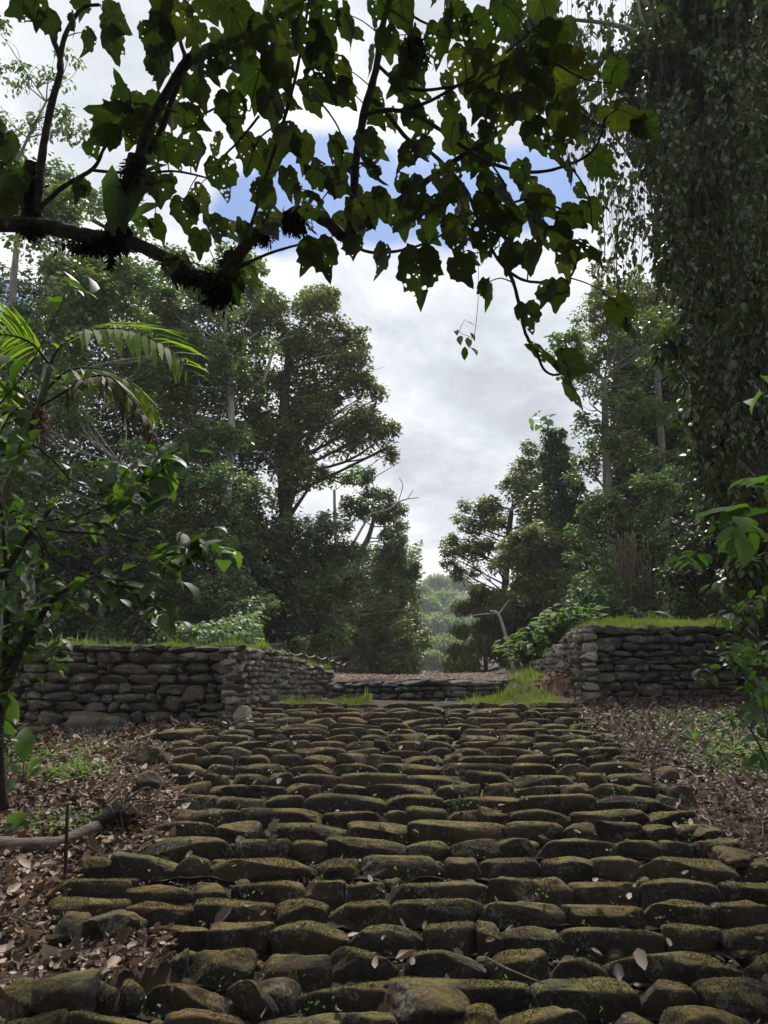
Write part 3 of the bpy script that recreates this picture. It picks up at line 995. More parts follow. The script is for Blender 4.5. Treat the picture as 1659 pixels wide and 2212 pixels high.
# twigs
a = Acc()
for side, n in ((-1, 60), (1, 190)):
    for _ in range(n):
        y = rs.uniform(3.2, 9.8 if side < 0 else 10.9)
        l, r__ = stair_edges(y)
        x = l - rs.uniform(.05, 3) if side < 0 else r__ + rs.uniform(.05, 3.5)
        L = rs.uniform(.15, .7); az = rs.uniform(0, 6.28)
        p0 = np.array((x, y, gz(x, y) + .03)); d = np.array((math.cos(az), math.sin(az), 0)) * L
        pm = p0 + d * .5 + rs.normal(0, .03, 3); p1 = p0 + d; 
        pm[2] = gz(pm[0], pm[1]) + rs.uniform(.03, .09); p1[2] = gz(p1[0], p1[1]) + rs.uniform(.01, .07)
        V, F = tube([p0, pm, p1], [rs.uniform(.004, .010), .005, .002], 5, 3)
        a.add(V, F)
tag(a.build('fallen_twigs', M['twig']), 'thin dry twigs scattered over the leaf litter on both slopes', 'twigs', kind='stuff')


def grass(X, Y, Z, s0, s1, mat, label, lean=.5, name='grass'):
    k = GN(np.stack([X * 2.2, Y * 2.2, 0 * X], -1)) + .5 * GN2(np.stack([X * 2, Y * 2, 0 * X], -1)) + rs.uniform(-.6, .6, len(X)) > -.55
    X, Y, Z = X[k], Y[k], Z[k]
    n = len(X)
    hs_ = 1 + .5 * GN2(np.stack([X * 1.3, Y * 1.3, 0 * X], -1)); hs_ = np.clip(hs_, .4, 2) * np.where(rs.rand(n) < .04, 1.9, 1)
    az = rs.uniform(0, 6.283, n)
    A = np.stack([np.cos(az) * lean, np.sin(az) * lean, np.ones(n)], -1)
    N = np.stack([-np.cos(az), -np.sin(az), .3 + 0 * az], -1)
    V, F = leaves_arrays(np.stack([X, Y, Z], -1), A, N, rs.uniform(s0, s1, n) * hs_, T_BLADE)
    return tag(Acc().add(V, F).build(name, M[mat]), label, 'grass', kind='stuff')


# left wall top
n = 26000
X = rs.uniform(-7.5, cl_b[0] + .02, n); Y = DL + np.abs(rs.normal(0, .5, n)) - .02
Z = .385 + 0 * X
k = (rs.rand(n) < (.35 + .65 * (GN(np.stack([X * 1.5, Y, Z], -1)) > -.1)))
n2 = 9000
t = rs.rand(n2); sx_ = np.interp(t, [0, .4, .7, 1], [cl_b[0], e1[0], e2[0], e3[0]]); sy_ = np.interp(t, [0, .4, .7, 1], [DL, 11.2, 12.2, 13.4]); sz_ = np.interp(t, [0, .4, .7, 1], [.39, e1[2], e2[2], e3[2]])
grass(np.concatenate([X[k], sx_ - np.abs(rs.normal(0, .3, n2)) - .05]), np.concatenate([Y[k], sy_]), np.concatenate([Z[k], sz_ - .02]), .03, .075, 'grass', 'fringe of short sunlit grass along the top of the left wall', .8)
# right wall top
n = 60000
Y = DR + .05 + rs.rand(n) ** 1.2 * 4.2; X = rs.uniform(cr_b[0] - .3, 8.5, n)
xlim = np.interp(Y, [11, 12, 13.3, 15.2], [cr_b[0], f1[0] + .1, f2[0] + .2, f3[0] + .8])
k = X > xlim
X, Y = X[k], Y[k]
Z = np.interp(Y, [11, 15.2], [cr_t[2] - .02, 1.12]) - sm(.9, 0, X - np.interp(Y, [11, 12, 13.3, 15.2], [cr_b[0], f1[0], f2[0], f3[0]])) * np.interp(Y, [11, 12, 13.3, 15.2], [0, .05, .4, .9])
grass(X, Y, Z, .03, .07, 'grass', 'bright green grass growing on top of the right wall', .8)
# patch right of the top of the stairs
n = 42000
Y = 10.85 + rs.rand(n) * 4.6; X = rs.uniform(.6, 3.3, n)
xl_ = np.interp(Y, [10.85, 11.2, 12.0, 13, 15], [1.05, 1.25, 1.75, 2.2, 2.6]); xr2 = np.interp(Y, [10.85, 11.4, 12, 15.2], [2.75, 2.7, 2.75, f3[0]])
k = (X > xl_ + rs.normal(0, .06, n)) & (X < xr2)
grass(X[k], Y[k], H(X[k], Y[k]) - .005, .035, .085, 'grass', 'bright grass patch between the top step and the earth mound', .8)
n = 7000
Y = rs.uniform(10.8, 11.4, n); X = rs.uniform(-1.6, -.2, n)
grass(X, Y, H(X, Y) - .005, .03, .07, 'grass', 'thin strip of grass between the top step and the terrace', .8)

# low green ground cover
for (px, py, rx, ry, n, lab) in [(100, 1640, 1.0, .8, 520, 'low green weeds at the left edge below the left wall'),
                                 (150, 1680, .4, .3, 500, 'small clump of weeds in the leaf litter left of the stairs'),
                                 (150, 1790, .5, .3, 250, 'green weeds just above the fallen log'),
                                 (1570, 1560, 1.2, .7, 620, 'light green ground cover below the right wall'),
                                 (1460, 1560, 1.6, 1.0, 130, 'sparse green seedlings in the litter right of the stairs'),
                                 (1620, 1640, .7, 1.0, 1000, 'leafy ground cover at the right edge of the photo')]:
    c = ground_at(px, py)
    X = c[0] + rs.normal(0, rx * .5, n); Y = c[1] + rs.normal(0, ry * .5, n)
    V, F = scatter_ground('', X, Y, rs.uniform(.025, .06, n), T_OVAL, None, .5, zoff=.04)
    tag(Acc().add(V, F).build('ground_cover', M['cover']), lab, 'ground cover', kind='stuff')

# ------------------------------------------------------------------ fallen log, stick
def WP(pts, Dd=None):
    return [W(*p) for p in pts]


lg = empty('fallen_log', tuple(ground_at(120, 1850)), 'weathered fallen log with a dark rotten root end left of the stairs', 'log')
g0, g1, g2_, g3_, g4_ = ground_at(-40, 1835), ground_at(40, 1840), ground_at(130, 1832), ground_at(215, 1800), ground_at(262, 1790)
up = np.array((0, 0, .035))
V, F = tube([g0 + up, g1 + up, g2_ + up, g3_ + up * 1.6], [.075, .062, .05, .06], 14, 6, .12)
make('trunk', V, F[0:], M['log'], lg, True) if False else Acc().add(V, F).build('trunk', M['log'], lg, True)
V, F = tube([g3_ + up * 1.5 - np.array((.06, 0, 0)), g4_ + up * 2.1, ground_at(300, 1790) + up * 1.6], [.06, .12, .05], 14, 6, .35, 5)
Acc().add(V, F).build('rotten_end', M['rot'], lg, True)
a = Acc()
for i in range(9):
    c = g4_ + np.array((rs.uniform(-.12, .22), rs.uniform(-.15, 0), .10))
    V, F = tube([c + (0, 0, .1), c + rs.normal(0, .1, 3) + (.1, -.05, .12), c + rs.normal(0, .14, 3) + (.2, -.1, -.05)], [.010, .008, .004], 6, 4, .1, i)
    a.add(V, F)
a.build('root', M['twig'], lg, True)
b0 = ground_at(140, 1905)
V, F = tube([b0, W(143, 1820, b0[1]), W(146, 1735, b0[1])], [.014, .012, .010], 8, 5, .25)
tag(Acc().add(V, F).build('stick', M['bark']), 'thin dark stick standing upright in the litter before the log', 'stick')
for (q1, q2, lb) in [((1060, 2100), (1160, 2170), 'bent thin twig lying on the lower right steps')]:
    D1 = row_D(2073)
    pa, pb, pc = W(1050, 2078, D1 - .05), W(1100, 2095, D1 - .2), W(1175, 2125, D1 - .3)
    V, F = tube([pa + (0, 0, .02), pb, pc], [.005, .006, .003], 6, 4)
    tag(Acc().add(V, F).build('twig', M['twig']), lb, 'twig')


# ------------------------------------------------------------------ trees
def inside(poly, x, y):
    c = False; n = len(poly)
    for i in range(n):
        x0, y0 = poly[i]; x1, y1 = poly[i - 1]
        if (y0 > y) != (y1 > y) and x < (x1 - x0) * (y - y0) / (y1 - y0) + x0: c = not c
    return c


def fill_lobes(poly, n, r0, r1, seed, depth=1.2):
    r = np.random.RandomState(seed); out = []
    xs = [p[0] for p in poly]; ys = [p[1] for p in poly]
    cx_, cy_ = sum(xs) / len(xs), sum(ys) / len(ys)
    while len(out) < n:
        x, y = r.uniform(min(xs), max(xs)), r.uniform(min(ys), max(ys))
        if not inside(poly, x, y): continue
        rr = r.uniform(r0, r1)
        # keep lobes from spilling far outside the outline
        k = rr * .75 / max(math.hypot(x - cx_, y - cy_), 1)
        if not inside(poly, x + (x - cx_) * k, y + (y - cy_) * k): rr *= .55
        if any(math.hypot(x - o[0], y - o[1]) < .45 * (rr + o[2]) * .8 for o in out) and r.rand() < .85: continue
        out.append((x, y, rr, r.uniform(-depth, depth)))
    return out


def crown_pts(lobes, D, dens, leaf, seed, flat=.75, clump=.30, shell=True):
    """clumpy leaf positions over ellipsoid lobes. lobes: (px, py, r_px[, depth offset m])"""
    r = np.random.RandomState(seed)
    Ps, Ns = [], []
    for lb in lobes:
        px, py, rp = lb[:3]
        rr = rp * mpp(D, py)
        dz = lb[3] if len(lb) > 3 else r.uniform(-.35, .35) * rr
        c = W(px, py, D) + np.array((0, dz, 0))
        nleaf = int(dens * 36 * (rr / leaf) ** 2)
        nc = max(8, int(nleaf / 60))
        U = unit(r.randn(nc, 3)); U[:, 2] = np.where(U[:, 2] < -.3, -U[:, 2] * .6, U[:, 2])
        cc = c + U * rr * r.uniform(.55, 1.0, (nc, 1)) * np.array((1, 1, flat))
        cr_ = rr * clump * r.uniform(.5, 1.3, nc)
        idx = r.randint(0, nc, nleaf)
        off = unit(r.randn(nleaf, 3)) * (r.rand(nleaf, 1) ** .5)
        off[:, 2] *= .85
        fr_ = r.rand(nleaf) < .3
        P = cc[idx] + off * np.maximum(cr_[idx], leaf * 1.5)[:, None]
        P = np.where(fr_[:, None], c + unit(r.randn(nleaf, 3)) * (r.rand(nleaf, 1) ** .4) * rr * np.array((1.05, 1, .95)), P)
        Ps.append(P); Ns.append(unit(P - c))
    return np.concatenate(Ps), np.concatenate(Ns)


def foliage(P, Nn, leaf, tmpl, mat, parent, seed, droop=.35, name='crown'):
    r = np.random.RandomState(seed + 5)
    n = len(P)
    az = r.uniform(0, 6.283, n)
    A = np.stack([np.cos(az), np.sin(az), -droop + r.normal(0, .45, n)], -1) + Nn * .5
    N = np.stack([r.normal(0, .45, n), r.normal(0, .45, n), np.ones(n)], -1) + Nn * .35
    V, F = leaves_arrays(P, A, N, leaf * r.uniform(.65, 1.35, n), tmpl)
    return Acc().add(V, F).build(name, M[mat], parent)


def tree(name, label, D, lobes, trunk, leaf=.14, mat='forest', dens=1.0, bark='greybark', seed=0, tmpl=T_DIAM, cat='tree', group=None, limbs=True, flat=.92, clump=.42, droop=.35, tname='trunk', twig_n=0, cname='crown', lpx=None):
    pts = [W(p[0], p[1], D) for p in trunk]
    base = pts[0]
    t = empty(name, tuple(base), label, cat, group)
    rad = [p[2] * mpp(D, p[1]) for p in trunk]
    a = Acc()
    V, F = tube(pts, rad, 9, 5, .12, seed)
    a.add(V, F)
    a.build(tname, M[bark], t, True)
    if limbs:
        a = Acc()
        r = np.random.RandomState(seed)
        P_, R_2 = spline(pts, rad, 6)
        for lb in lobes:
            c = W(lb[0], lb[1], D) + np.array((0, r.uniform(-.3, .3), 0))
            # leave the trunk a bit below the lobe
            d = np.linalg.norm(P_ - (c - np.array((0, 0, .3 * np.linalg.norm(c - pts[-1])))), axis=1)
            i = int(np.argmin(d))
            s = P_[i]
            mid = (s + c) / 2 + r.normal(0, .06, 3) * np.linalg.norm(c - s)
            r0 = max(R_2[i] * .32, .018)
            V, F = tube([s, mid, c], [r0, r0 * .65, r0 * .3], 6, 4, .1, seed)
            a.add(V, F)
            for _ in range(3):
                e = c + r.normal(0, .55, 3) * lb[2] * mpp(D, lb[1])
                V, F = tube([mid, (mid + e) / 2 + r.normal(0, .08, 3) * np.linalg.norm(e - mid), e], [r0 * .4, r0 * .28, r0 * .1], 5, 3, .1, seed)
                a.add(V, F)
        a.build('limbs', M[bark], t, True)
    P, Nn = crown_pts(lobes, D, dens, leaf, seed, flat, clump)
    foliage(P, Nn, leaf, tmpl, mat, t, seed, droop, cname)
    return t


LG, RG = 'trees of the forest left of the clearing', 'trees of the forest right of the clearing'
# ---- left forest
tree('forest_tree', 'tallest broad-crowned tree left of the sky gap with a vine-wrapped trunk', 28,
     fill_lobes([(560, 600), (640, 605), (700, 635), (760, 710), (800, 780), (830, 860), (872, 950), (860, 985), (800, 1000), (740, 990), (700, 1060), (650, 1090), (590, 1090), (540, 1000), (540, 700)], 46, 30, 58, 101),
     [(628, 1452, 24), (625, 1330, 22), (622, 1200, 18), (615, 1050, 15), (612, 900, 11), (625, 760, 7)], .16, 'forest2', 1.15, 'bark', 101, group=LG)
tree('forest_tree', 'slender tree with hanging dark tufts at the right end of the left forest', 32,
     fill_lobes([(740, 1040), (800, 1015), (850, 1060), (880, 1130), (895, 1260), (850, 1290), (790, 1260), (830, 1160), (790, 1110), (740, 1120)], 24, 20, 34, 102),
     [(770, 1450, 9), (762, 1330, 8), (770, 1220, 7), (800, 1150, 5), (815, 1080, 4)], .16, 'forest', 1.5, 'greybark', 102, group=LG, droop=.8)
tree('forest_tree', 'small tree with fine yellow-green leaves seen through the gap under the tall tree', 38,
     [(730, 1035, 24), (765, 1020, 20), (700, 1040, 20)], [(735, 1300, 5), (725, 1150, 4), (722, 1060, 3)], .18, 'bright', .6, 'palebark', 103, group=LG)
tree('forest_tree', 'round grey-green bushy tree below the tall tree on the left', 25,
     fill_lobes([(530, 1130), (620, 1110), (760, 1110), (800, 1250), (780, 1400), (560, 1410)], 30, 30, 52, 104),
     [(690, 1452, 9), (684, 1350, 8), (680, 1230, 6)], .12, 'forest3', 1.0, 'greybark', 104, group=LG)
tree('forest_tree', 'pale-trunked leaning tree right of the bushy one on the left', 30,
     fill_lobes([(740, 1280), (800, 1290), (880, 1300), (930, 1380), (910, 1450), (740, 1450)], 26, 22, 38, 105),
     [(700, 1452, 8), (715, 1350, 8), (735, 1270, 7), (752, 1215, 5)], .15, 'forest2', .95, 'palebark', 105, group=LG)
tree('forest_tree', 'thin white-stemmed tree leaning right at the end of the left forest', 36,
     [(845, 1310, 32), (880, 1340, 30), (905, 1385, 24), (870, 1420, 30)],
     [(785, 1395, 3.5), (800, 1360, 3.5), (822, 1310, 3), (832, 1270, 2.5)], .17, 'forest', .8, 'palebark', 106, group=LG)
tree('forest_tree', 'dense leafy tree in the middle of the left forest below the overhanging branch', 22,
     fill_lobes([(300, 560), (420, 540), (560, 560), (560, 960), (480, 1010), (330, 980), (300, 700)], 34, 38, 62, 107),
     [(478, 1452, 13), (480, 1250, 11), (492, 1050, 10), (500, 900, 8), (490, 750, 6)], .15, 'forest', .95, 'palebark', 107, group=LG)
tree('forest_tree', 'shaded tree hung with leaves behind the left wall near the centre', 20,
     fill_lobes([(300, 1000), (560, 1000), (600, 1400), (320, 1420)], 34, 34, 60, 108),
     [(560, 1440, 8), (545, 1300, 7), (520, 1150, 6)], .13, 'forest3', .95, 'bark', 108, group=LG)
tree('forest_tree', 'tall forest tree with forked pale trunk behind the palm on the left', 19,
     fill_lobes([(-40, 520), (60, 430), (150, 430), (250, 470), (330, 540), (350, 840), (150, 880), (-30, 860), (60, 650)], 34, 38, 62, 109),
     [(80, 1452, 14), (60, 1250, 13), (50, 1080, 12), (85, 900, 10), (110, 760, 8), (150, 640, 5)], .15, 'forest', .9, 'palebark', 109, group=LG)
tree('forest_tree', 'feathery-leaved tree low behind the shrub on the left', 17,
     fill_lobes([(-20, 860), (300, 860), (340, 1000), (330, 1120), (-20, 1120)], 26, 34, 60, 110),
     [(225, 1440, 8), (222, 1300, 7), (235, 1150, 6), (260, 1000, 4)], .12, 'forest3', .75, 'palebark', 110, group=LG)
tree('forest_tree', 'dark understory tree just behind the grassy top of the left wall', 16,
     fill_lobes([(-20, 1120), (340, 1120), (350, 1400), (-20, 1400)], 32, 34, 60, 111),
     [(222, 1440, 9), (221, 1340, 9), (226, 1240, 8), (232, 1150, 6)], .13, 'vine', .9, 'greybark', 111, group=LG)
tree('forest_tree', 'high leafy tree top rising at the far left edge beneath the thin bare twigs', 24,
     [(30, 420, 50), (80, 400, 40), (150, 410, 45), (10, 330, 35), (120, 370, 30), (60, 460, 45), (210, 440, 40)],
     [(10, 1450, 10), (15, 1000, 9), (30, 600, 7), (50, 430, 4)], .17, 'forest', .7, 'greybark', 112, group=LG)
tree('forest_tree', 'dark-leaved sapling with drooping sprays high in the upper left corner', 13,
     [(20, 150, 42, .2), (120, 170, 30, 0), (130, 260, 40, 0), (180, 300, 30, 0), (80, 280, 35, 0), (20, 270, 30, 0), (150, 130, 22, 0), (-5, 60, 30, 0)],
     [(-60, 1450, 8), (-60, 900, 7), (-20, 500, 5), (50, 320, 3), (100, 220, 2)], .10, 'forest', .34, 'greybark', 113, group=LG, tmpl=T_OVAL, droop=.9)
# ---- right forest
tree('forest_tree', 'rounded tufted tree standing alone at the left end of the right forest', 33,
     fill_lobes([(1050, 1040), (1130, 985), (1190, 1010), (1195, 1180), (1060, 1250), (955, 1235), (985, 1120)], 28, 22, 40, 201),
     [(1085, 1440, 9), (1090, 1300, 8), (1095, 1200, 7), (1105, 1100, 5)], .16, 'forest2', 1.5, 'bark', 201, group=RG)
tree('vine_covered_trunk', 'tall ivy-smothered trunk like a green tower right of the sky gap', 27,
     [(1192, 950, 26), (1200, 985, 36), (1208, 1025, 42), (1218, 1065, 46), (1224, 1110, 48), (1232, 1160, 50), (1238, 1210, 50)],
     [(1240, 1440, 12), (1232, 1250, 12), (1215, 1080, 9), (1190, 940, 5)], .12, 'ivy', 1.7, 'bark', 202, group=RG, limbs=False, flat=1.1, droop=.9, clump=.2)
tree('cecropia_tree', 'small umbrella-leaved sprig standing out above the ivy tower', 27.5,
     [(1180, 905, 12), (1160, 915, 8), (1200, 918, 8)], [(1186, 960, 2), (1182, 905, 1.5)], .45, 'forest', 1.3, 'palebark', 203, limbs=False, tmpl=T_OVAL)
tree('forest_tree', 'tall thin-leaved tree with drooping vines in the middle of the right forest', 21,
     fill_lobes([(1180, 730), (1330, 700), (1430, 740), (1450, 1000), (1300, 1080), (1240, 1000), (1270, 850), (1200, 790)], 34, 24, 48, 204),
     [(1330, 1440, 11), (1322, 1200, 10), (1310, 1000, 9), (1305, 820, 6)], .13, 'forest', .8, 'greybark', 204, group=RG)
tree('forest_tree', 'broad shaded tree with tangled hanging stems above the right wall', 18,
     fill_lobes([(1240, 1090), (1500, 1000), (1560, 1150), (1450, 1320), (1270, 1330)], 30, 30, 55, 205),
     [(1350, 1440, 9), (1352, 1300, 8), (1362, 1180, 7)], .12, 'forest3', .9, 'bark', 205, group=RG)
tree('forest_tree', 'grey-green layered tree over the dark bamboo right of the gap', 26,
     fill_lobes([(1090, 1150), (1230, 1110), (1290, 1250), (1270, 1350), (1120, 1330), (1060, 1230)], 26, 24, 42, 206),
     [(1180, 1440, 6), (1178, 1330, 5), (1168, 1230, 4)], .13, 'forest2', 1.4, 'greybark', 206, group=RG)
tree('forest_tree', 'leafy understory tree behind the bright grass on the right', 15,
     fill_lobes([(1430, 1180), (1560, 1050), (1680, 1050), (1680, 1330), (1450, 1330)], 26, 34, 56, 207),
     [(1540, 1420, 7), (1535, 1300, 6), (1530, 1180, 5)], .12, 'vine', .9, 'bark', 207, group=RG)
tree('forest_tree', 'light crowned tree whose top shows below the dangling vines on the right', 23,
     fill_lobes([(1200, 700), (1240, 620), (1300, 600), (1500, 580), (1520, 780), (1300, 760)], 24, 28, 46, 208),
     [(1440, 1440, 9), (1435, 1100, 8), (1420, 800, 6)], .13, 'forest2', .75, 'greybark', 208, group=RG)
bam = tree('bamboo_clump', 'dark drooping bamboo thicket at the foot of the right forest', 30,
     fill_lobes([(990, 1290), (1060, 1260), (1140, 1290), (1165, 1450), (975, 1452)], 24, 22, 38, 209),
     [(1050, 1452, 5), (1045, 1380, 4), (1035, 1300, 3)], .22, 'bamboo', 5.5, 'bark', 209, tmpl=T_LANCE, droop=1.6, cat='bamboo')
a = Acc()
for (pp) in [[(1110, 1452, 4.5), (1097, 1395, 4), (1078, 1330, 3.2), (1058, 1320, 2)], [(1076, 1328, 2), (1090, 1310, 1.5), (1100, 1295, 1)], [(1130, 1445, 2.5), (1115, 1410, 2.2), (1098, 1375, 2)], [(1070, 1325, 1.6), (1040, 1327, 1.3), (1010, 1332, .8)]]:
    V, F = tube([W(x, y, 24) for x, y, r in pp], [r * mpp(24, 1400) for x, y, r in pp], 7, 5, .1)
    a.add(V, F)
tag(a.build('bare_tree', M['palebark'], None, True), 'bare pale leaning trunk in front of the dark bamboo thicket', 'tree')
a = Acc()
for (pp) in [[(800, 1110, 2), (840, 1100, 2), (860, 1085, 1.8), (880, 1078, 1.2), (905, 1075, .7)], [(860, 1085, 1.2), (870, 1050, 1), (862, 1032, .6)], [(880, 1078, 1), (893, 1058, .7)], [(640, 790, 3), (700, 770, 2.2), (760, 765, 1.5), (790, 758, .8)], [(560, 860, 4), (580, 790, 4), (600, 740, 3), (640, 725, 2)]]:
    V, F = tube([W(x, y, 27) for x, y, r in pp], [r * mpp(27, 1000) for x, y, r in pp], 6, 5, .1)
    a.add(V, F)
bt = empty('bare_tree', tuple(W(640, 1450, 27)), 'bare bone-coloured branches sticking out right of the tall tree', 'tree')
a.build('limbs', M['palebark'], bt, True)
V, F = tube([W(x, y, 27) for x, y, r in [(640, 1450, 5), (700, 1300, 5), (760, 1180, 4), (800, 1110, 2)]], [.09, .08, .06, .04], 6, 5, .1)
Acc().add(V, F).build('trunk', M['palebark'], bt, True)

# undergrowth filling the foot of both forests
def undergrowth(boxes, leaf, mat, label, seed, dens=1.0, tmpl=T_DIAM):
    r = np.random.RandomState(seed)
    Ps, Ns = [], []
    for (x0, x1, y0, y1, D0, D1, n) in boxes:
        px = r.uniform(x0, x1, n); D = r.uniform(D0, D1, n)
        py = y0 + (y1 - y0) * r.rand(n) ** .8
        nb = Noise(seed, 10, .02)
        P = np.array([W(a, b, c) for a, b, c in zip(px, py, D)])
        nz = Noise(seed + 1, 12, .55)(P)
        top = y0 + 40 * (nz)
        k = py > top
        Ps.append(P[k] + .25 * np.stack([Noise(seed + 2, 8, 1.2)(P[k])] * 3, -1)); Ns.append(unit(r.randn(k.sum(), 3)))
    P, Nn = np.concatenate(Ps), np.concatenate(Ns)
    n = len(P)
    az = r.uniform(0, 6.283, n)
    A = np.stack([np.cos(az), np.sin(az), -.4 + r.normal(0, .4, n)], -1)
    N = np.stack([r.normal(0, .5, n), -.3 + r.normal(0, .5, n), np.ones(n)], -1)
    V, F = leaves_arrays(P, A, N, leaf * r.uniform(.6, 1.4, n), tmpl)
    return tag(Acc().add(V, F).build('undergrowth', M[mat]), label, 'undergrowth', kind='stuff')


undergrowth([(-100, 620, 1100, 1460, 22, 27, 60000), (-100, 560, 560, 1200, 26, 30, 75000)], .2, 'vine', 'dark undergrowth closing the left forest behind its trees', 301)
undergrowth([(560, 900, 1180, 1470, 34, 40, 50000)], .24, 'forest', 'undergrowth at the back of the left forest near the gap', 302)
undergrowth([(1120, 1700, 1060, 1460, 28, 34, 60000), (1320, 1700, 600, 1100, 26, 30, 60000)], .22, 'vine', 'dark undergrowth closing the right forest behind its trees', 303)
undergrowth([(-40, 560, 1340, 1420, 15.5, 17.5, 6500)], .15, 'forest3', 'leafy plants at the forest edge behind the left wall', 304, tmpl=T_OVAL)
undergrowth([(1230, 1700, 1265, 1380, 15.3, 17, 7500)], .15, 'ivy', 'bright leafy plants at the forest edge behind the right wall', 305, tmpl=T_OVAL)

r_ = np.random.RandomState(310)  # ring of leaves added out of view, keeps skylight off the stone faces
n = 30000
th_ = r_.uniform(R(150), R(390), n); rad_ = r_.uniform(8.5, 11, n)
P = np.stack([np.cos(th_) * rad_, np.sin(th_) * rad_ * .9 + 1.5, -3.2 + 11 * r_.rand(n)], -1)
P = P[P[:, 1] < 1.5]
A = r_.randn(len(P), 3) + (0, 0, -.6); N = r_.randn(len(P), 3) * .6 + (0, 0, .8)
V, F = leaves_arrays(P, A, N, r_.uniform(.25, .45, len(P)), T_DIAM)
tag(Acc().add(V, F).build('undergrowth', M['vine']), 'unseen forest-edge foliage added behind the viewpoint to block low skylight', 'undergrowth', kind='stuff')

# broad-leaved plants along the right wall
def leafy_plant(name, label, c, n, L, mat, spread=.5, up=1.0, seed=0, tmpl=T_OVAL, stem='bark', cat='plant', group=None, hgt=.3):
    r = np.random.RandomState(seed)
    t = empty(name, tuple(c), label, cat, group)
    az = r.uniform(0, 6.283, n)
    base = np.array(c) + np.stack([np.cos(az) * .03, np.sin(az) * .03, 0 * az], -1)
    el = r.uniform(.3, 1.3, n) * up
    ends = base + np.stack([np.cos(az) * spread * r.uniform(.3, 1, n), np.sin(az) * spread * r.uniform(.3, 1, n), hgt * el], -1)
    a = Acc()
    for b_, e_ in zip(base, ends):
        V, F = tube([b_, (b_ + e_) / 2 + np.array((0, 0, .15 * hgt)), e_], [.012 * L * 4, .009 * L * 4, .005 * L * 4], 5, 3)
        a.add(V, F)
    a.build('stems', M['shrubstem'], t, True)
    A = np.stack([np.cos(az), np.sin(az), r.uniform(-.5, .4, n)], -1)
    N = np.stack([r.normal(0, .2, n), -.2 + r.normal(0, .2, n), np.ones(n)], -1)
    V, F = leaves_arrays(ends, A, N, L * r.uniform(.7, 1.2, n), tmpl)
    Acc().add(V, F).build('leaves', M[mat], t)
    return t


M['shrubstem'] = simple_mat('green_stem', (.025, .035, .015), (.06, .075, .03), 9.0, .8, .3)
sp = [(1135, 1425, 15.5), (1165, 1405, 15.0), (1200, 1390, 14.5), (1150, 1440, 15.2), (1215, 1372, 14.2), (1245, 1358, 14)]
places = ['lowest and leftmost', 'second from the left', 'middle', 'bushy low', 'upper', 'topmost']
for i, ((x, y, D), wd) in enumerate(zip(sp, places)):
    leafy_plant('broadleaf_plant', wd + ' bright green plant on the sloping end of the right wall', W(x, y, D), 60, .22, 'bright', .5, 1, 400 + i, group='bright plants on the sloping end of the right wall', hgt=.35)
leafy_plant('broadleaf_plant', 'plant with one huge round dark leaf behind the grass of the right wall', W(1385, 1338, 15), 5, .62, 'ivy', .25, .8, 420, hgt=.2)

# ------------------------------------------------------------------ distant hill trees
HG = 'trees on the far hillside seen through the gap'
hill_trees = [(905, 1275, 22), (940, 1262, 26), (985, 1258, 24), (920, 1310, 28), (965, 1300, 34), (1000, 1310, 26), (895, 1340, 26), (940, 1350, 30), (985, 1352, 28), (915, 1390, 26), (960, 1395, 30), (1000, 1390, 26), (935, 1425, 24), (975, 1428, 26), (900, 1425, 24), (1040, 1290, 26), (870, 1300, 26), (1010, 1430, 22), (880, 1390, 22), (1030, 1350, 22)]
words = ['highest far left', 'high flat-topped', 'highest right', 'left middle', 'largest pale rounded', 'right middle', 'left lower', 'central lower', 'right lower', 'lower left', 'lower central', 'lower right', 'bottom central', 'bottom right of centre', 'bottom left', 'rightmost half hidden', 'leftmost half hidden', 'bottom rightmost', 'low leftmost', 'low right half hidden']
for i, ((x, y, r_), wd) in enumerate(zip(hill_trees, words)):
    D = np.interp(y, [1250, 1430], [210, 95]) * rs.uniform(.95, 1.05)
    tree('hillside_tree', wd + ' hazy tree on the distant hillside in the gap', D, [(x, y, r_), (x - r_ * .6, y + r_ * .35, r_ * .6), (x + r_ * .6, y + r_ * .3, r_ * .65)],
         [(x, y + r_ * 2, 1.6), (x, y + r_ * .8, 1.4), (x, y, 1)], D * .0042, 'far', 3.0, 'palebark', 500 + i, group=HG, flat=.55)
undergrowth([(850, 1050, 1290, 1460, 215, 235, 22000)], 1.2, 'far', 'hazy far-off woodland closing the view in the gap', 306)
c = W(938, 1352, 150)
sh = empty('shelter', tuple(c - np.array((0, 0, 3))), 'tiny pale-roofed shelter among the distant hillside trees', 'shelter')
mk = mpp(150, 1350)
V = np.array([W(918, 1357, 150), W(940, 1347, 150), W(962, 1354, 150), W(918, 1357, 155), W(940, 1347, 155), W(962, 1354, 155)])
make('roof', V, [np.array([(0, 1, 4, 3), (1, 2, 5, 4)])], M['roof'], sh)
a = Acc()
for x in (920, 958):
    V, F = tube([W(x, 1372, 152), W(x, 1355, 152)], [.15, .15], 6, 2, 0)
    a.add(V, F)
a.build('posts', M['bark'], sh)

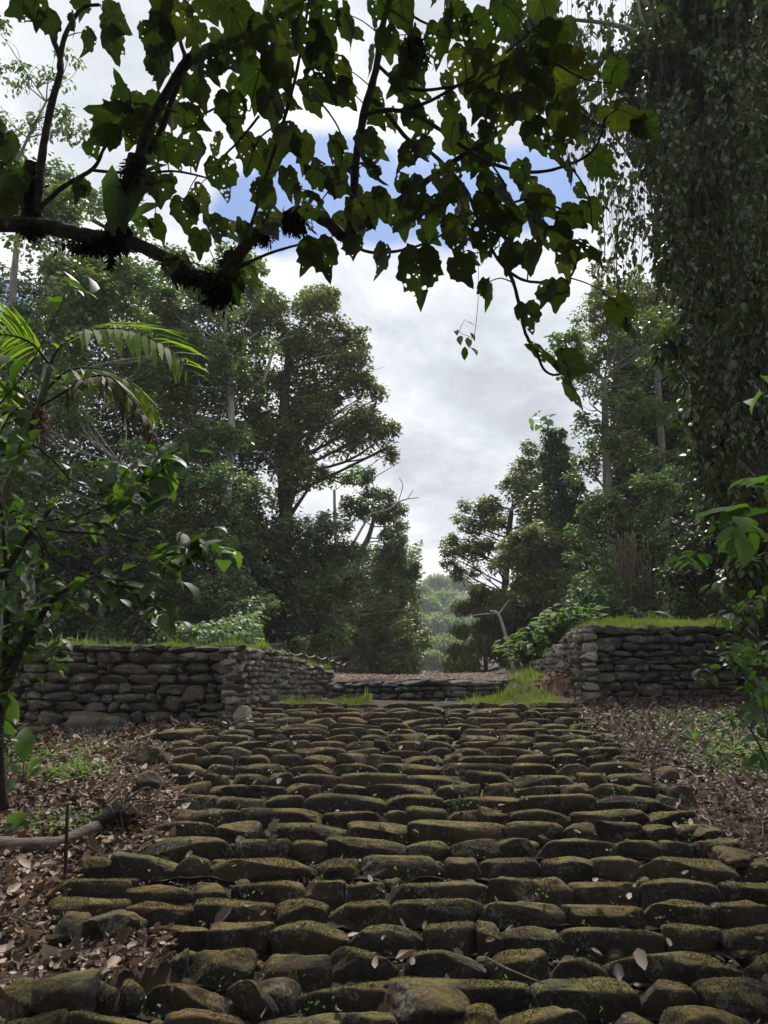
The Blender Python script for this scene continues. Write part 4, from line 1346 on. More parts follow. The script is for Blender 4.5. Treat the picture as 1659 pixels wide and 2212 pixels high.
# ------------------------------------------------------------------ humid air
hb = bpy.data.meshes.new('haze')
X0, X1, Y0, Y1, Z0, Z1 = -1200, 1200, -300, 1500, -60, 56
hv = [(x, y, z) for x in (X0, X1) for y in (Y0, Y1) for z in (Z0, Z1)]
hb.from_pydata(hv, [], [(0, 1, 3, 2), (4, 6, 7, 5), (0, 4, 5, 1), (2, 3, 7, 6), (0, 2, 6, 4), (1, 5, 7, 3)])
hm = bpy.data.materials.new('humid_air'); hm.use_nodes = True
for n_ in list(hm.node_tree.nodes):
    if n_.type == 'BSDF_PRINCIPLED': hm.node_tree.nodes.remove(n_)
pv = nd(hm.node_tree, 'ShaderNodeVolumePrincipled')
pv.inputs['Density'].default_value = HAZE
pv.inputs['Color'].default_value = (.93, .96, 1, 1)
pv.inputs['Anisotropy'].default_value = 0.0
lk(hm.node_tree, pv, 0, hm.node_tree.nodes['Material Output'], 'Volume')
hb.materials.append(hm)
ho = bpy.data.objects.new('haze', hb); COL.objects.link(ho)
tag(ho, 'thin pale humid air that softens the distant trees', 'haze', kind='stuff')

# ------------------------------------------------------------------ sign back and rope fence behind the left wall
sg = empty('sign_board', tuple(W(593, 1420, 13.5)), 'back of a dark sign board on two posts behind the left wall', 'sign')
p0, p1, p2, p3 = W(572, 1411, 13.5), W(613, 1414, 13.3), W(613, 1389, 13.3), W(572, 1390, 13.5)
th = np.array((.0, .03, 0))
V = np.array([p0, p1, p2, p3, p0 + th, p1 + th, p2 + th, p3 + th])
make('panel', V, np.array([(0, 1, 2, 3), (7, 6, 5, 4), (0, 4, 5, 1), (1, 5, 6, 2), (2, 6, 7, 3), (3, 7, 4, 0)]), M['sign'], sg)
for x, D in ((570, 13.48), (616, 13.28)):
    V, F = tube([W(x, 1440, D), W(x, 1384, D)], [.022, .022], 8, 2, .02)
    Acc().add(V, F).build('post', M['sign'], sg)
fn_ = empty('rope_fence', tuple(W(690, 1440, 15)), 'rope fence with dark posts running behind the left wall', 'fence')
fp = [(622, 1402, 1425, 14.2), (655, 1406, 1432, 14.8), (682, 1411, 1440, 15.4), (706, 1415, 1448, 16.1), (722, 1420, 1450, 16.8), (735, 1425, 1452, 17.5), (747, 1428, 1453, 18.2)]
for (x, yt, yb, D) in fp:
    V, F = tube([W(x, yb + 10, D), W(x, yt, D)], [.035, .035], 8, 2, .05)
    Acc().add(V, F).build('post', M['bark'], fn_)
for a_, b_ in zip(fp[:-1], fp[1:]):
    pa, pb = W(a_[0], a_[1] + 5, a_[3]), W(b_[0], b_[1] + 5, b_[3])
    V, F = tube([pa, (pa + pb) / 2 - np.array((0, 0, .06)), pb], [.013] * 3, 6, 4, 0)
    Acc().add(V, F).build('rope', M['rope'], fn_)


# ------------------------------------------------------------------ vine-draped tree on the right
vt = empty('vine_draped_tree', tuple(W(1580, 1520, 10)), 'huge dark tree draped in curtains of hanging vines along the right edge', 'tree')
pts = [(1650, 1530, 10.5), (1635, 1200, 10.5), (1600, 900, 10.5), (1560, 500, 10.5), (1530, 150, 10.8), (1500, -100, 11)]
V, F = tube([W(*p) for p in pts], [.22, .20, .18, .16, .13, .1], 10, 6, .15)
Acc().add(V, F).build('trunk', M['bark'], vt, True)
a = Acc()
for pl in [[(1555, 500, 10.5), (1500, 380, 10.3), (1440, 330, 10), (1350, 300, 9.6)], [(1540, 300, 10.6), (1480, 150, 10.4), (1400, 80, 10), (1370, -40, 10)], [(1530, 150, 10.8), (1350, 60, 11), (1200, 40, 11)], [(1570, 700, 10.5), (1500, 620, 10.3), (1450, 560, 10)], [(1460, 420, 10), (1410, 480, 10), (1390, 520, 10)]]:
    V, F = tube([W(*p) for p in pl], np.linspace(.07, .02, len(pl)), 7, 5, .12)
    a.add(V, F)
V, F = tube([W(1385, -20, 10), W(1405, 30, 10), W(1420, 75, 10.1)], [.05, .045, .04], 8, 5, .1)
a.add(V, F)
a.build('limbs', M['greybark'], vt, True)
# hanging strands with leaves
sa_, LP, LA = Acc(), [], []
def strand(px, y0, y1, D, every=.055, leafy=1.0):
    p0, p1 = W(px, y0, D), W(px + rs.normal(0, 6), y1, D)
    L = abs(p0[2] - p1[2])
    k = max(3, int(L / .5))
    t_ = np.linspace(0, 1, k + 1)[:, None]
    pts_ = p0 * (1 - t_) + np.array((p1[0], p0[1], p1[2])) * t_
    pts_[:, :2] += rs.normal(0, .03, (k + 1, 2))
    P_, Rr = spline(pts_, np.full(k + 1, .0045), 3)
    V_, F_ = tube(pts_, np.full(k + 1, rs.choice([.003, .005, .009], p=[.6, .3, .1])), 4, 3, .1)
    sa_.add(V_, F_)
    n = int(L / every * leafy)
    if n < 1: return
    i = rs.uniform(0, len(P_) - 1, n); i0 = i.astype(int); f_ = (i - i0)[:, None]
    P = P_[i0] * (1 - f_) + P_[np.minimum(i0 + 1, len(P_) - 1)] * f_ + rs.normal(0, .035, (n, 3))
    LP.append(P)
for _ in range(190):      # body of the curtain
    x = 1350 + 330 * rs.rand() ** .6
    ytop = rs.uniform(-60, 900) if x > 1480 else rs.uniform(-60, 300)
    ybot_lim = np.interp(x, [1350, 1400, 1450, 1500, 1560, 1660], [480, 560, 900, 1150, 1330, 1560])
    y1 = min(ytop + rs.uniform(250, 700), ybot_lim * rs.uniform(.85, 1.0))
    if y1 < ytop + 60: continue
    strand(x, ytop, y1, rs.uniform(8.3, 11.5), .04)
for _ in range(110):      # upper left part
    x = rs.uniform(1120, 1460)
    y0 = rs.uniform(-60, 200); y1 = y0 + rs.uniform(120, 330)
    lim = np.interp(x, [1120, 1200, 1260, 1300, 1350, 1400, 1460], [90, 260, 470, 520, 560, 600, 700])
    strand(x, y0, min(y1, lim), rs.uniform(9.5, 12), .05)
for _ in range(26):      # thin vines hanging against the sky
    x = rs.uniform(1290, 1400); strand(x, 380, rs.uniform(480, 660), rs.uniform(9.5, 11), .12)
strand(1022, 500, 730, 6.5, .5, .5); strand(1012, 690, 752, 6.5, .03); strand(1345, 470, 640, 9, .04)
P = np.concatenate(LP)
lobes = [(1150, 60, 50), (1210, 90, 52), (1190, 200, 38), (1235, 260, 36), (1310, 480, 26), (1250, 60, 75), (1340, 60, 80), (1430, 60, 85), (1520, 80, 85), (1620, 60, 85), (1300, 180, 65), (1400, 180, 85), (1500, 220, 90), (1600, 220, 90), (1350, 280, 65), (1440, 320, 80), (1540, 360, 90), (1640, 380, 80), (1280, 300, 45), (1480, 460, 70), (1580, 520, 80), (1650, 600, 70), (1300, 390, 35), (1560, 660, 75), (1480, 600, 55), (1620, 760, 80), (1540, 820, 70), (1640, 930, 75), (1560, 960, 60), (1600, 1080, 65), (1650, 1180, 60), (1600, 1250, 50), (1650, 1350, 55), (1610, 1420, 35), (1460, 760, 50), (1500, 900, 45), (1180, 20, 45)]
P2, N2 = crown_pts(lobes, 10.3, .95, .15, 77, .9, .45)
# second, deeper layer behind closes the view
P3, N3 = crown_pts([(l[0] + 10, l[1], l[2] * 1.05) for l in lobes if l[0] > 1400], 12.8, .9, .15, 78, 1.0, .4)
tag(sa_.build('vine_stems', M['bark'], vt, True), kind='stuff')
def hang(P, leaf, seed, name, mat, dr=1.0):
    r = np.random.RandomState(seed); n = len(P)
    az = r.uniform(0, 6.283, n)
    A = np.stack([np.cos(az) * .7, np.sin(az) * .7, -dr + r.normal(0, .45, n)], -1)
    N = np.stack([np.cos(az), np.sin(az), .8 + r.normal(0, .3, n)], -1) + r.normal(0, .3, (n, 3))
    V, F = leaves_arrays(P, A, N, leaf * r.uniform(.6, 1.4, n), T_OVAL)
    return Acc().add(V, F).build(name, M[mat], vt)
P = P[(NZ1(P * .8) + .6 * NZ2(P * .8) > -.4) | (P[:, 1] < 7)]
hang(P, .12, 1, 'vine_leaves', 'vine')
hang(P2[NZ1(P2 * .55) + .5 * NZ2(P2 * .5) > -.45], .17, 2, 'crown', 'vine', .45)
hang(P3, .21, 3, 'inner_crown', 'vine', .45)

# thin dead stems hanging in the right forest
a = Acc()
for _ in range(70):
    x = rs.normal(1355, 22); D = rs.uniform(16, 17.5); y0 = rs.uniform(1140, 1240); y1 = rs.uniform(1290, 1340)
    p0, p1 = W(x, y0, D), W(x + rs.normal(0, 8), y1, D)
    V, F = tube([p0, (p0 + p1) / 2 + rs.normal(0, .05, 3), p1], [.012, .010, .006], 4, 3, .1)
    a.add(V, F)
tag(a.build('hanging_vines', M['twig']), 'bundle of pale dead vines hanging in the middle of the right forest', 'vines', kind='stuff')


# ------------------------------------------------------------------ overhanging tree with big perforated leaves
ot = empty('overhanging_tree', tuple(W(-160, 900, 3.4)), 'overhanging tree with large toothed hole-riddled leaves across the top of the view', 'tree')
def br(pts, D0, D1, w0, w1, seed=0, ns=9):
    n = len(pts); Ds = np.linspace(D0, D1, n); ws = np.linspace(w0, w1, n)
    return tube([W(p[0], p[1], d) for p, d in zip(pts, Ds)], [w_ * mpp(d, p[1]) for p, d, w_ in zip(pts, Ds, ws)], ns, 6, .13, seed)
BR = [
    ([(-160, 470), (-20, 482), (100, 490), (180, 508), (270, 520), (340, 548), (400, 578), (450, 612), (472, 622)], 3.4, 3.0, 18, 12),
    ([(460, 625), (485, 590), (520, 545), (560, 500), (610, 472), (655, 456), (700, 475), (740, 512)], 3.0, 2.9, 14, 12),
    ([(752, 525), (762, 455), (768, 360), (785, 250), (812, 150), (826, 60), (850, -30)], 2.9, 2.8, 11, 6),
    ([(748, 512), (790, 475), (850, 440), (930, 385), (1000, 335), (1060, 300), (1130, 240), (1180, 150)], 2.9, 2.7, 9, 3),
    ([(65, 478), (60, 400), (68, 350)], 3.35, 3.3, 18, 12),
    ([(80, 465), (92, 330), (110, 230), (132, 140), (110, 70), (92, -30)], 3.3, 3.2, 9, 5),
    ([(128, 150), (140, 80), (175, 20), (215, 10)], 3.2, 3.2, 6, 3),
    ([(75, 460), (135, 405), (200, 365), (225, 320), (245, 290)], 3.3, 3.2, 6, 2.5),
    ([(200, 368), (300, 375), (380, 370), (450, 385)], 3.2, 3.1, 3.5, 2),
    ([(240, 515), (265, 450), (285, 390), (300, 340)], 3.2, 3.1, 16, 22),
    ([(300, 350), (312, 300), (340, 235), (385, 160), (412, 122), (470, 95), (550, 60), (620, 20), (700, -30)], 3.1, 2.8, 12, 5),
    ([(318, 330), (345, 290), (372, 215), (400, 150), (440, 110), (500, 90), (600, 40)], 3.15, 2.9, 8, 4),
    ([(405, 130), (390, 90), (395, 40), (400, -20)], 3.0, 3.0, 5, 3),
    ([(478, 600), (520, 575), (580, 548), (640, 530), (700, 515)], 3.0, 2.85, 4.5, 2),
    ([(500, 590), (545, 480), (575, 380), (610, 270), (635, 180), (655, 80), (670, -20)], 3.0, 2.9, 4.5, 3),
    ([(782, 250), (830, 238), (890, 245), (950, 280), (990, 310), (1060, 352), (1150, 372), (1230, 355), (1285, 320), (1310, 250), (1330, 220)], 2.8, 2.6, 5, 2.5),
    ([(860, 240), (920, 222), (980, 190), (1030, 160), (1110, 100), (1180, 40)], 2.8, 2.6, 4, 2),
    ([(832, 240), (880, 300), (920, 320), (1000, 400), (1035, 480), (1075, 560), (1120, 600), (1170, 610), (1230, 600), (1250, 540)], 2.85, 2.6, 4.5, 2.5),
    ([(1075, 555), (1105, 600), (1122, 660), (1135, 720), (1158, 760), (1175, 798), (1200, 810), (1230, 800)], 2.6, 2.55, 4.5, 2),
    ([(815, 140), (880, 190), (960, 190), (1040, 170), (1110, 130), (1170, 60)], 2.8, 2.6, 4, 2),
    ([(740, 520), (800, 545), (870, 540), (930, 520), (980, 490)], 2.9, 2.7, 4, 2),
    ([(1040, 480), (1080, 450), (1150, 430), (1230, 460)], 2.7, 2.6, 3.5, 2),
    ([(1060, 352), (1090, 400), (1100, 460), (1090, 520)], 2.65, 2.6, 2.5, 1.5), ([(640, 180), (700, 230), (740, 300), (735, 370)], 2.9, 2.8, 2.5, 1.2), ([(610, 265), (560, 300), (530, 380)], 2.95, 2.95, 2.4, 1.2), ([(345, 230), (420, 250), (480, 230), (540, 240)], 3.0, 2.95, 3, 1.4), ([(770, 350), (720, 400), (690, 440)], 2.85, 2.8, 2.4, 1.2), ([(930, 385), (960, 440), (955, 500)], 2.75, 2.7, 2.4, 1.2), ([(850, 0), (900, 40), (960, 60), (1040, 40)], 2.8, 2.7, 3, 1.5), ([(1100, 120), (1180, 130), (1260, 170), (1320, 180)], 2.65, 2.55, 2.6, 1.2), ([(1230, 355), (1270, 420), (1280, 500)], 2.6, 2.55, 2.4, 1.2), ([(560, 250), (520, 300), (480, 340)], 2.9, 3, 3, 2), ([(-40, 340), (20, 400), (60, 440)], 3.3, 3.3, 4, 5),
]
bacc = Acc(); BP = []
for i, (p, d0, d1, w0, w1) in enumerate(BR):
    V, F = br(p, d0, d1, w0, w1, i)
    if i == 0:
        Acc().add(V, F).build('main_bough', M['bark'], ot, True)
    else:
        bacc.add(V, F)
    if w1 < 9:
        Ds = np.linspace(d0, d1, len(p))
        P_, _ = spline([(a_[0], a_[1], d_) for a_, d_ in zip(p, Ds)], np.zeros(len(p)), 5)
        BP.append(P_)
bacc.build('branches', M['bark'], ot, True)
BP = np.concatenate(BP)

# big leaf template: heart-shaped with pointed teeth, in (u, w) with petiole at the origin
def big_leaf(seed):
    r = np.random.RandomState(seed)
    k = 44; rings = 5
    th = np.linspace(-math.pi, math.pi, k, endpoint=False)
    a = np.abs(th)
    rad = .50 + .07 * np.cos(a) - .16 * np.exp(-((a - math.pi) / .30) ** 2)
    rad += .36 * np.exp(-(a / .20) ** 2)                         # drip tip
    nt_ = r.randint(2, 4)
    for c_, am in zip((.62, 1.15, 1.75)[:nt_], (.11, .10, .06)):
        rad += am * r.uniform(.1, 1.1) * np.exp(-((th - c_ - r.uniform(-.1, .1)) / .10) ** 2) + am * r.uniform(.1, 1.1) * np.exp(-((th + c_ + r.uniform(-.1, .1)) / .10) ** 2)
    rad = rad * (1 + .03 * r.randn(k))
    V = [(0, 0, 0)]
    for q_ in range(1, rings + 1):
        f = q_ / rings
        u = np.cos(th) * rad * f; w_ = np.sin(th) * rad * f * .92
        lift_ = -.42 * (u + .1) ** 2 * np.sign(u + .1) * .8 - r.uniform(.2, 1.1) * w_ ** 2 + .035 * np.sin(th * 5 + seed) * f + .02 * np.sin(th * 11) * f
        V += list(zip(u + .12, w_, lift_))
    F3 = [(0, 1 + j, 1 + (j + 1) % k) for j in range(k)]
    F4 = [(1 + q_ * k + j, 1 + (q_ + 1) * k + j, 1 + (q_ + 1) * k + (j + 1) % k, 1 + q_ * k + (j + 1) % k) for q_ in range(rings - 1) for j in range(k)]
    return np.array(V, float), [np.array(F3), np.array(F4)]
BL = [big_leaf(i) for i in range(8)]
lacc, pacc = Acc(), Acc()
LUV, LB = [], [0]
VIEW = np.array((0, 1.0, 0))
def put_leaf(x, y, size, ang=-90, D=2.7, face=None, petiole=True):
    """x, y leaf middle; size: length in photo units; ang: direction of the tip in the picture (deg, -90 = down)"""
    s = size * mpp(D, y) * .68
    c = W(x, y, D)
    a_ = R(ang)
    vd = unit(c)                               # from the camera to the leaf
    right = np.array((1.0, 0, 0)); upv = unit(np.cross(right, vd)) 
    A = right * math.cos(a_) + upv * math.sin(a_) + vd * rs.uniform(-.45, .45)
    A = unit(A)
    if face is None: face = rs.uniform(.15, .9)
    n0 = np.cross(A, np.cross(vd, A))
    N = unit(n0) * (1 if rs.rand() < .5 else -1) * face + unit(rs.randn(3)) * .55 + np.array((0, 0, .25))
    if N[2] < 0: N = -N
    LB[0] = rs.randint(8)
    V, F = leaves_arrays([c - A * s * .42], [A], [N], s, BL[LB[0]], np.array([rs.uniform(.5, 1.6)]))
    lacc.add(V, F)
    LUV.append(BL[LB[0]][0])
    if petiole:
        # petiole runs back to the nearest branch
        d = np.hypot(BP[:, 0] - x, BP[:, 1] - y); i = int(np.argmin(d))
        if d[i] < 150:
            q_ = W(BP[i, 0], BP[i, 1], BP[i, 2]); e = c - A * s * .42
            V, F = tube([q_, (q_ + e) / 2 + np.array((0, 0, .02)), e], [.0032, .0026, .002], 5, 3, .05)
            pacc.add(V, F)
# leaves that read one by one in the photo
for L_ in [(905, 600, 150, -88, 2.5, .95), (700, 560, 110, -75, 2.7, .8), (668, 555, 95, -110, 2.75, .9), (650, 425, 60, -90, 2.8, .7), (828, 565, 90, -95, 2.6, .6), (765, 540, 75, -85, 2.8, .6), (1000, 590, 95, -60, 2.6, .6), (1060, 630, 75, -70, 2.6, .7), (1140, 690, 90, -80, 2.55, .7),
           (1185, 770, 130, -30, 2.55, .35), (1240, 790, 110, -20, 2.55, .3), (1245, 850, 110, -50, 2.5, .5), (1345, 680, 100, -60, 2.6, .5), (1370, 715, 80, -50, 2.6, .4), (1360, 250, 150, -20, 2.6, .5), (1400, 280, 90, -40, 2.6, .4), (1230, 140, 150, 0, 2.6, .4), (1325, 170, 90, -95, 2.6, .9), (1280, 540, 110, -30, 2.5, .2), (1200, 640, 90, -90, 2.6, .7), (1180, 640, 80, -100, 2.6, .7),
           (520, 510, 85, -100, 2.9, .8), (460, 500, 95, -90, 3.1, .9), (400, 590, 95, -80, 3.1, .8), (505, 620, 90, -70, 3.0, .9), (545, 600, 80, -30, 3.0, .8), (370, 580, 70, -110, 3.1, .8), (430, 530, 80, -100, 3.1, .8), (310, 470, 80, -20, 3.2, .7), (350, 500, 80, -60, 3.2, .7),
           (400, 470, 100, -90, 3.0, .7), (440, 440, 95, -60, 3.0, .8), (540, 340, 110, -110, 3.0, .8), (500, 290, 90, -95, 3.0, .8), (480, 390, 110, -85, 3.0, .7), (425, 340, 110, -70, 3.0, .7), (370, 330, 95, -60, 3.1, .7), (345, 420, 100, -95, 3.1, .8), (580, 430, 100, -80, 2.9, .7), (590, 490, 100, -60, 2.9, .8), (620, 400, 85, -90, 2.9, .7),
           (235, 240, 120, 160, 3.1, .8), (270, 200, 90, 80, 3.1, .8), (310, 240, 90, -40, 3.1, .6), (220, 290, 90, 190, 3.1, .8), (290, 290, 90, -120, 3.1, .7), (240, 100, 90, -90, 3.1, .8), (195, 95, 70, -110, 3.1, .7), (165, 55, 60, -80, 3.1, .8), (260, 50, 110, -30, 3.1, .7), (80, 30, 90, -100, 3.1, .8), (40, 20, 90, -160, 3.2, .6), (110, 60, 80, -80, 3.1, .8),
           (20, 330, 100, -90, 3.2, .8), (30, 400, 110, -80, 3.2, .8), (5, 290, 80, -60, 3.2, .8), (15, 450, 90, -90, 3.2, .8),
           (350, 90, 120, -60, 2.9, .8), (380, 60, 120, -110, 2.9, .7), (350, 150, 110, -80, 2.9, .8), (450, 150, 110, -80, 2.9, .8), (500, 130, 120, -60, 2.9, .7), (430, 200, 100, -70, 2.9, .7), (420, 260, 90, -30, 2.9, .7), (500, 250, 110, -90, 2.9, .9), (560, 190, 130, -100, 2.9, .8), (590, 240, 110, -80, 2.85, .8), (630, 310, 100, -60, 2.85, .8), (660, 330, 100, -80, 2.85, .7),
           (610, 160, 120, -60, 2.85, .7), (690, 200, 110, -40, 2.8, .6), (700, 130, 100, -60, 2.8, .7), (740, 170, 100, -60, 2.8, .7), (660, 100, 120, -100, 2.8, .7), (580, 90, 120, -80, 2.8, .7), (520, 50, 120, -60, 2.8, .7), (620, 40, 120, -90, 2.8, .7), (700, 50, 120, -80, 2.8, .7), (760, 60, 110, -60, 2.8, .6), (750, 210, 90, -50, 2.8, .7),
           (720, 330, 90, -90, 2.8, .8), (790, 330, 100, -80, 2.8, .8), (740, 400, 100, -30, 2.8, .8), (800, 380, 80, -60, 2.8, .7), (700, 380, 100, -40, 2.8, .6), (880, 340, 75, -120, 2.7, .9), (860, 385, 65, 120, 2.7, .9), (915, 330, 80, -70, 2.7, .7), (960, 390, 90, -90, 2.7, .8), (900, 420, 90, -60, 2.7, .7), (680, 450, 90, -30, 2.8, .7), (820, 450, 100, -60, 2.75, .7), (870, 480, 110, -80, 2.7, .8), (760, 470, 90, -90, 2.75, .7),
           (930, 470, 110, -90, 2.65, .7), (990, 450, 100, -100, 2.65, .8), (990, 510, 110, -80, 2.65, .7), (1050, 520, 110, -90, 2.65, .8), (1060, 450, 100, -60, 2.65, .8), (1100, 490, 110, -80, 2.6, .7), (1110, 430, 110, -40, 2.6, .6), (1160, 500, 110, -70, 2.6, .7), (1150, 560, 110, -80, 2.6, .8), (1210, 520, 100, -60, 2.6, .7), (1220, 570, 100, -90, 2.6, .7), (1100, 560, 90, -100, 2.6, .8), (1180, 440, 100, -40, 2.6, .6), (1130, 380, 80, -80, 2.6, .7), (1060, 400, 85, -60, 2.6, .7), (1240, 470, 90, -30, 2.6, .5),
           (880, 110, 110, -100, 2.7, .6), (900, 150, 100, -60, 2.7, .6), (840, 100, 90, -80, 2.75, .7), (860, 180, 80, -120, 2.7, .7), (950, 100, 110, -80, 2.7, .7), (990, 60, 110, -60, 2.7, .7), (1040, 80, 120, -60, 2.7, .7), (1000, 150, 110, -90, 2.7, .8), (1060, 160, 120, -70, 2.65, .7), (1110, 180, 120, -100, 2.65, .7), (1040, 230, 90, -110, 2.65, .9), (980, 290, 90, -90, 2.65, .8), (1010, 290, 70, -60, 2.65, .7), (1060, 290, 80, -60, 2.65, .6), (1090, 250, 110, -80, 2.65, .8), (1140, 240, 110, -60, 2.6, .7), (1150, 150, 120, -60, 2.6, .7), (1170, 200, 110, -80, 2.6, .7), (1200, 90, 130, -30, 2.6, .6), (1100, 40, 120, -60, 2.7, .7), (1160, 300, 100, -60, 2.6, .6), (1220, 260, 120, -50, 2.6, .6), (1200, 330, 90, -70, 2.6, .7), (1240, 370, 80, -60, 2.6, .6), (880, 30, 120, -60, 2.7, .7), (960, 20, 120, -90, 2.7, .7), (1180, 20, 110, -60, 2.7, .8), (805, 20, 100, -110, 2.75, .7), (450, 20, 110, -60, 2.9, .7), (350, 20, 110, -110, 2.9, .7)]:
    put_leaf(*L_)
for _ in range(150):     # further leaves behind in the same crown
    i = rs.randint(len(BP))
    if BP[i, 1] > 520 or BP[i, 0] > 1400 or BP[i, 0] < 180: continue
    put_leaf(BP[i, 0] + rs.normal(0, 45), BP[i, 1] + rs.normal(10, 35), rs.uniform(45, 95), rs.uniform(-150, -30), BP[i, 2] + rs.uniform(.05, .5), petiole=False)
n = 5200                 # unseen crown leaves added overhead and behind the camera to shade the stairs
X = rs.uniform(-5, 5, n); Y = rs.uniform(-6, 2.6, n); Z = 3.3 + rs.uniform(0, 2.2, n) - .10 * (Y + 1) ** 2 * (Y < -1)
k = (Z > Y * 1.12 + .25) & (Z > .4)
X, Y, Z = X[k], Y[k], Z[k]
A = rs.randn(len(X), 3) * (1, 1, .5) + (0, 0, -.5); N = rs.randn(len(X), 3) * .5 + (0, 0, 1.0)
V, F = leaves_arrays(np.stack([X, Y, Z], -1), A, N, rs.uniform(.2, .34, len(X)), T_OVAL)
Acc().add(V, F).build('shade_crown', M['vine'], ot)
lo_ = lacc.build('leaves', M['canopy'], ot)
at_ = lo_.data.attributes.new('leaf_uv', 'FLOAT_VECTOR', 'POINT')
at_.data.foreach_set('vector', np.concatenate(LUV).astype(np.float32).ravel())
tag(pacc.build('petioles', M['bark'], ot, True), kind='stuff')
# moss and root tufts on the bough
a = Acc()
for (x, y, D, rx, ry, n) in [(470, 625, 2.98, 26, 26, 1500), (420, 595, 3.0, 40, 12, 900), (215, 530, 3.2, 60, 14, 1500), (290, 385, 3.1, 22, 36, 1500), (255, 500, 3.2, 22, 26, 1000), (635, 480, 2.95, 26, 18, 700), (70, 495, 3.3, 20, 16, 500), (65, 410, 3.3, 16, 50, 600), (560, 505, 3, 24, 16, 400), (500, 565, 3, 18, 22, 500), (895, 105, 2.7, 24, 22, 900), (240, 560, 3.2, 5, 30, 120)]:
    m1 = mpp(D, y)
    P = W(x, y, D) + np.stack([rs.normal(0, rx * .5, n), rs.normal(0, min(rx, ry) * .5, n), rs.normal(0, ry * .5, n)], -1) * m1
    A = np.stack([rs.normal(0, .6, n), rs.normal(0, .6, n), -1 + rs.normal(0, .6, n)], -1)
    V, F = leaves_arrays(P, A, rs.randn(n, 3), rs.uniform(.02, .055, n), T_LANCE)
    a.add(V, F)
a.build('moss_tufts', M['moss'], ot)
# strap-leaved epiphytes on the bough
ep = empty('epiphyte', tuple(W(265, 490, 3.15)), 'strap-leaved epiphyte growing upright on the mossy bough at left', 'plant')
a = Acc()
T_STRAP = (np.array([(0, -.02, 0), (0, .02, 0), (.3, -.10, .03), (.3, .10, .03), (.7, -.12, .02), (.7, .12, .02), (1, 0, -.1)], float), [np.array([(0, 1, 3, 2), (2, 3, 5, 4)]), np.array([(4, 5, 6)])])
for (x0, y0, x1, y1) in [(245, 510, 240, 345), (270, 505, 262, 400), (262, 500, 320, 350), (250, 490, 350, 430), (240, 500, 190, 470), (300, 380, 360, 350)]:
    p0, p1 = W(x0, y0, 3.1), W(x1, y1, 3.05)
    V, F = leaves_arrays([p0], [p1 - p0], [(0.2, -1, .3)], np.linalg.norm(p1 - p0), T_STRAP)
    a.add(V, F)
a.build('leaves', M['shrub'], ep)


# ------------------------------------------------------------------ palm on the left
D = 5.2
pm = empty('palm', tuple(W(0, 1500, D)), 'young palm with arching fronds and one half-dead brown frond at left', 'palm')
V, F = tube([W(-20, 1650, D), W(-5, 1300, D), W(10, 1082, D), W(39, 1004, D), W(70, 918, D), W(94, 848, D), W(109, 789, D)], [.045, .04, .035, .032, .03, .026, .018], 9, 5, .06)
Acc().add(V, F).build('stem', M['greybark'], pm, True)
T_LFT = (np.array([(0, -.03, 0), (0, .03, 0), (.25, -.062, .01), (.25, .062, .01), (.6, -.055, -.06), (.6, .055, -.06), (1, 0, -.22)], float), [np.array([(0, 1, 3, 2), (2, 3, 5, 4)]), np.array([(4, 5, 6)])])
def frond(pts, D0, D1, L0, n, mat, down=1.0, jag=.05, seed=0, upside=.6, name='frond'):
    r = np.random.RandomState(seed)
    Ds = np.linspace(D0, D1, len(pts))
    wp = [W(p[0], p[1], d) for p, d in zip(pts, Ds)]
    P_, _ = spline(wp, np.zeros(len(wp)), 12)
    V, F = tube(wp, np.linspace(.012, .004, len(wp)), 6, 6, .05)
    fr = Acc().add(V, F).build(name, M['shrubstem'], pm, True)
    fr['_o'] = tuple(pm.location)
    T = unit(np.gradient(P_, axis=0))
    PP, AA, NN, SS = [], [], [], []
    for side in (-1, 1):
        for k in range(n):
            t_ = (k + .5) / n
            i = min(int((.12 + .88 * t_) * (len(P_) - 1)), len(P_) - 1)
            tt = T[i]; sd_ = unit(np.cross(tt, (0, 0, 1.0))) * side
            L = L0 * (math.sin(math.pi * min(max(.15 + .8 * t_, 0), 1)) ** .6)
            A = tt * .75 + sd_ * .65 + np.array((0, 0, -.55 * down if side > 0 else .45 * upside)) + r.normal(0, jag, 3)
            PP.append(P_[i]); AA.append(A); NN.append(unit(np.cross(A, np.cross((0, -.35, 1.0), A))) + r.normal(0, .15, 3)); SS.append(L * r.uniform(.85, 1.1))
    V, F = leaves_arrays(PP, AA, NN, np.array(SS), T_LFT, r.uniform(.6, 1.2 + down * .5, len(PP)))
    Acc().add(V, F).build('leaflets', M[mat], fr)
frond([(109, 785), (129, 750), (168, 723), (207, 711), (266, 711), (320, 727), (375, 762), (406, 805)], 5.2, 4.7, .44, 22, 'palm', 1.0, .07, 1, 1.3)
frond([(105, 785), (78, 750), (47, 731), (0, 723), (-60, 740)], 5.2, 5.0, .42, 14, 'palm', 1.0, .07, 2, 1.3)
frond([(78, 883), (156, 836), (188, 817), (234, 813), (273, 848), (313, 899), (336, 945)], 5.2, 4.9, .32, 22, 'drypalm', 1.6, .2, 3, -.8, 'frond')
frond([(94, 848), (150, 800), (230, 800), (300, 840), (345, 900)], 5.3, 5.2, .38, 18, 'palm', 1.5, .12, 4, -.5, 'frond')
frond([(60, 920), (20, 860), (-20, 840), (-60, 850)], 5.2, 5.0, .3, 12, 'palm', 1.2, .1, 5)
a = Acc()
for i in range(90):
    c0 = W(80, 885, 5.15) + rs.normal(0, .02, 3); e_ = c0 + np.array((rs.normal(.02, .07), rs.normal(0, .05), -rs.uniform(.08, .30)))
    V, F = tube([c0, (c0 + e_) / 2 + rs.normal(0, .02, 3), e_], [.003, .0025, .002], 4, 3, .2)
    a.add(V, F)
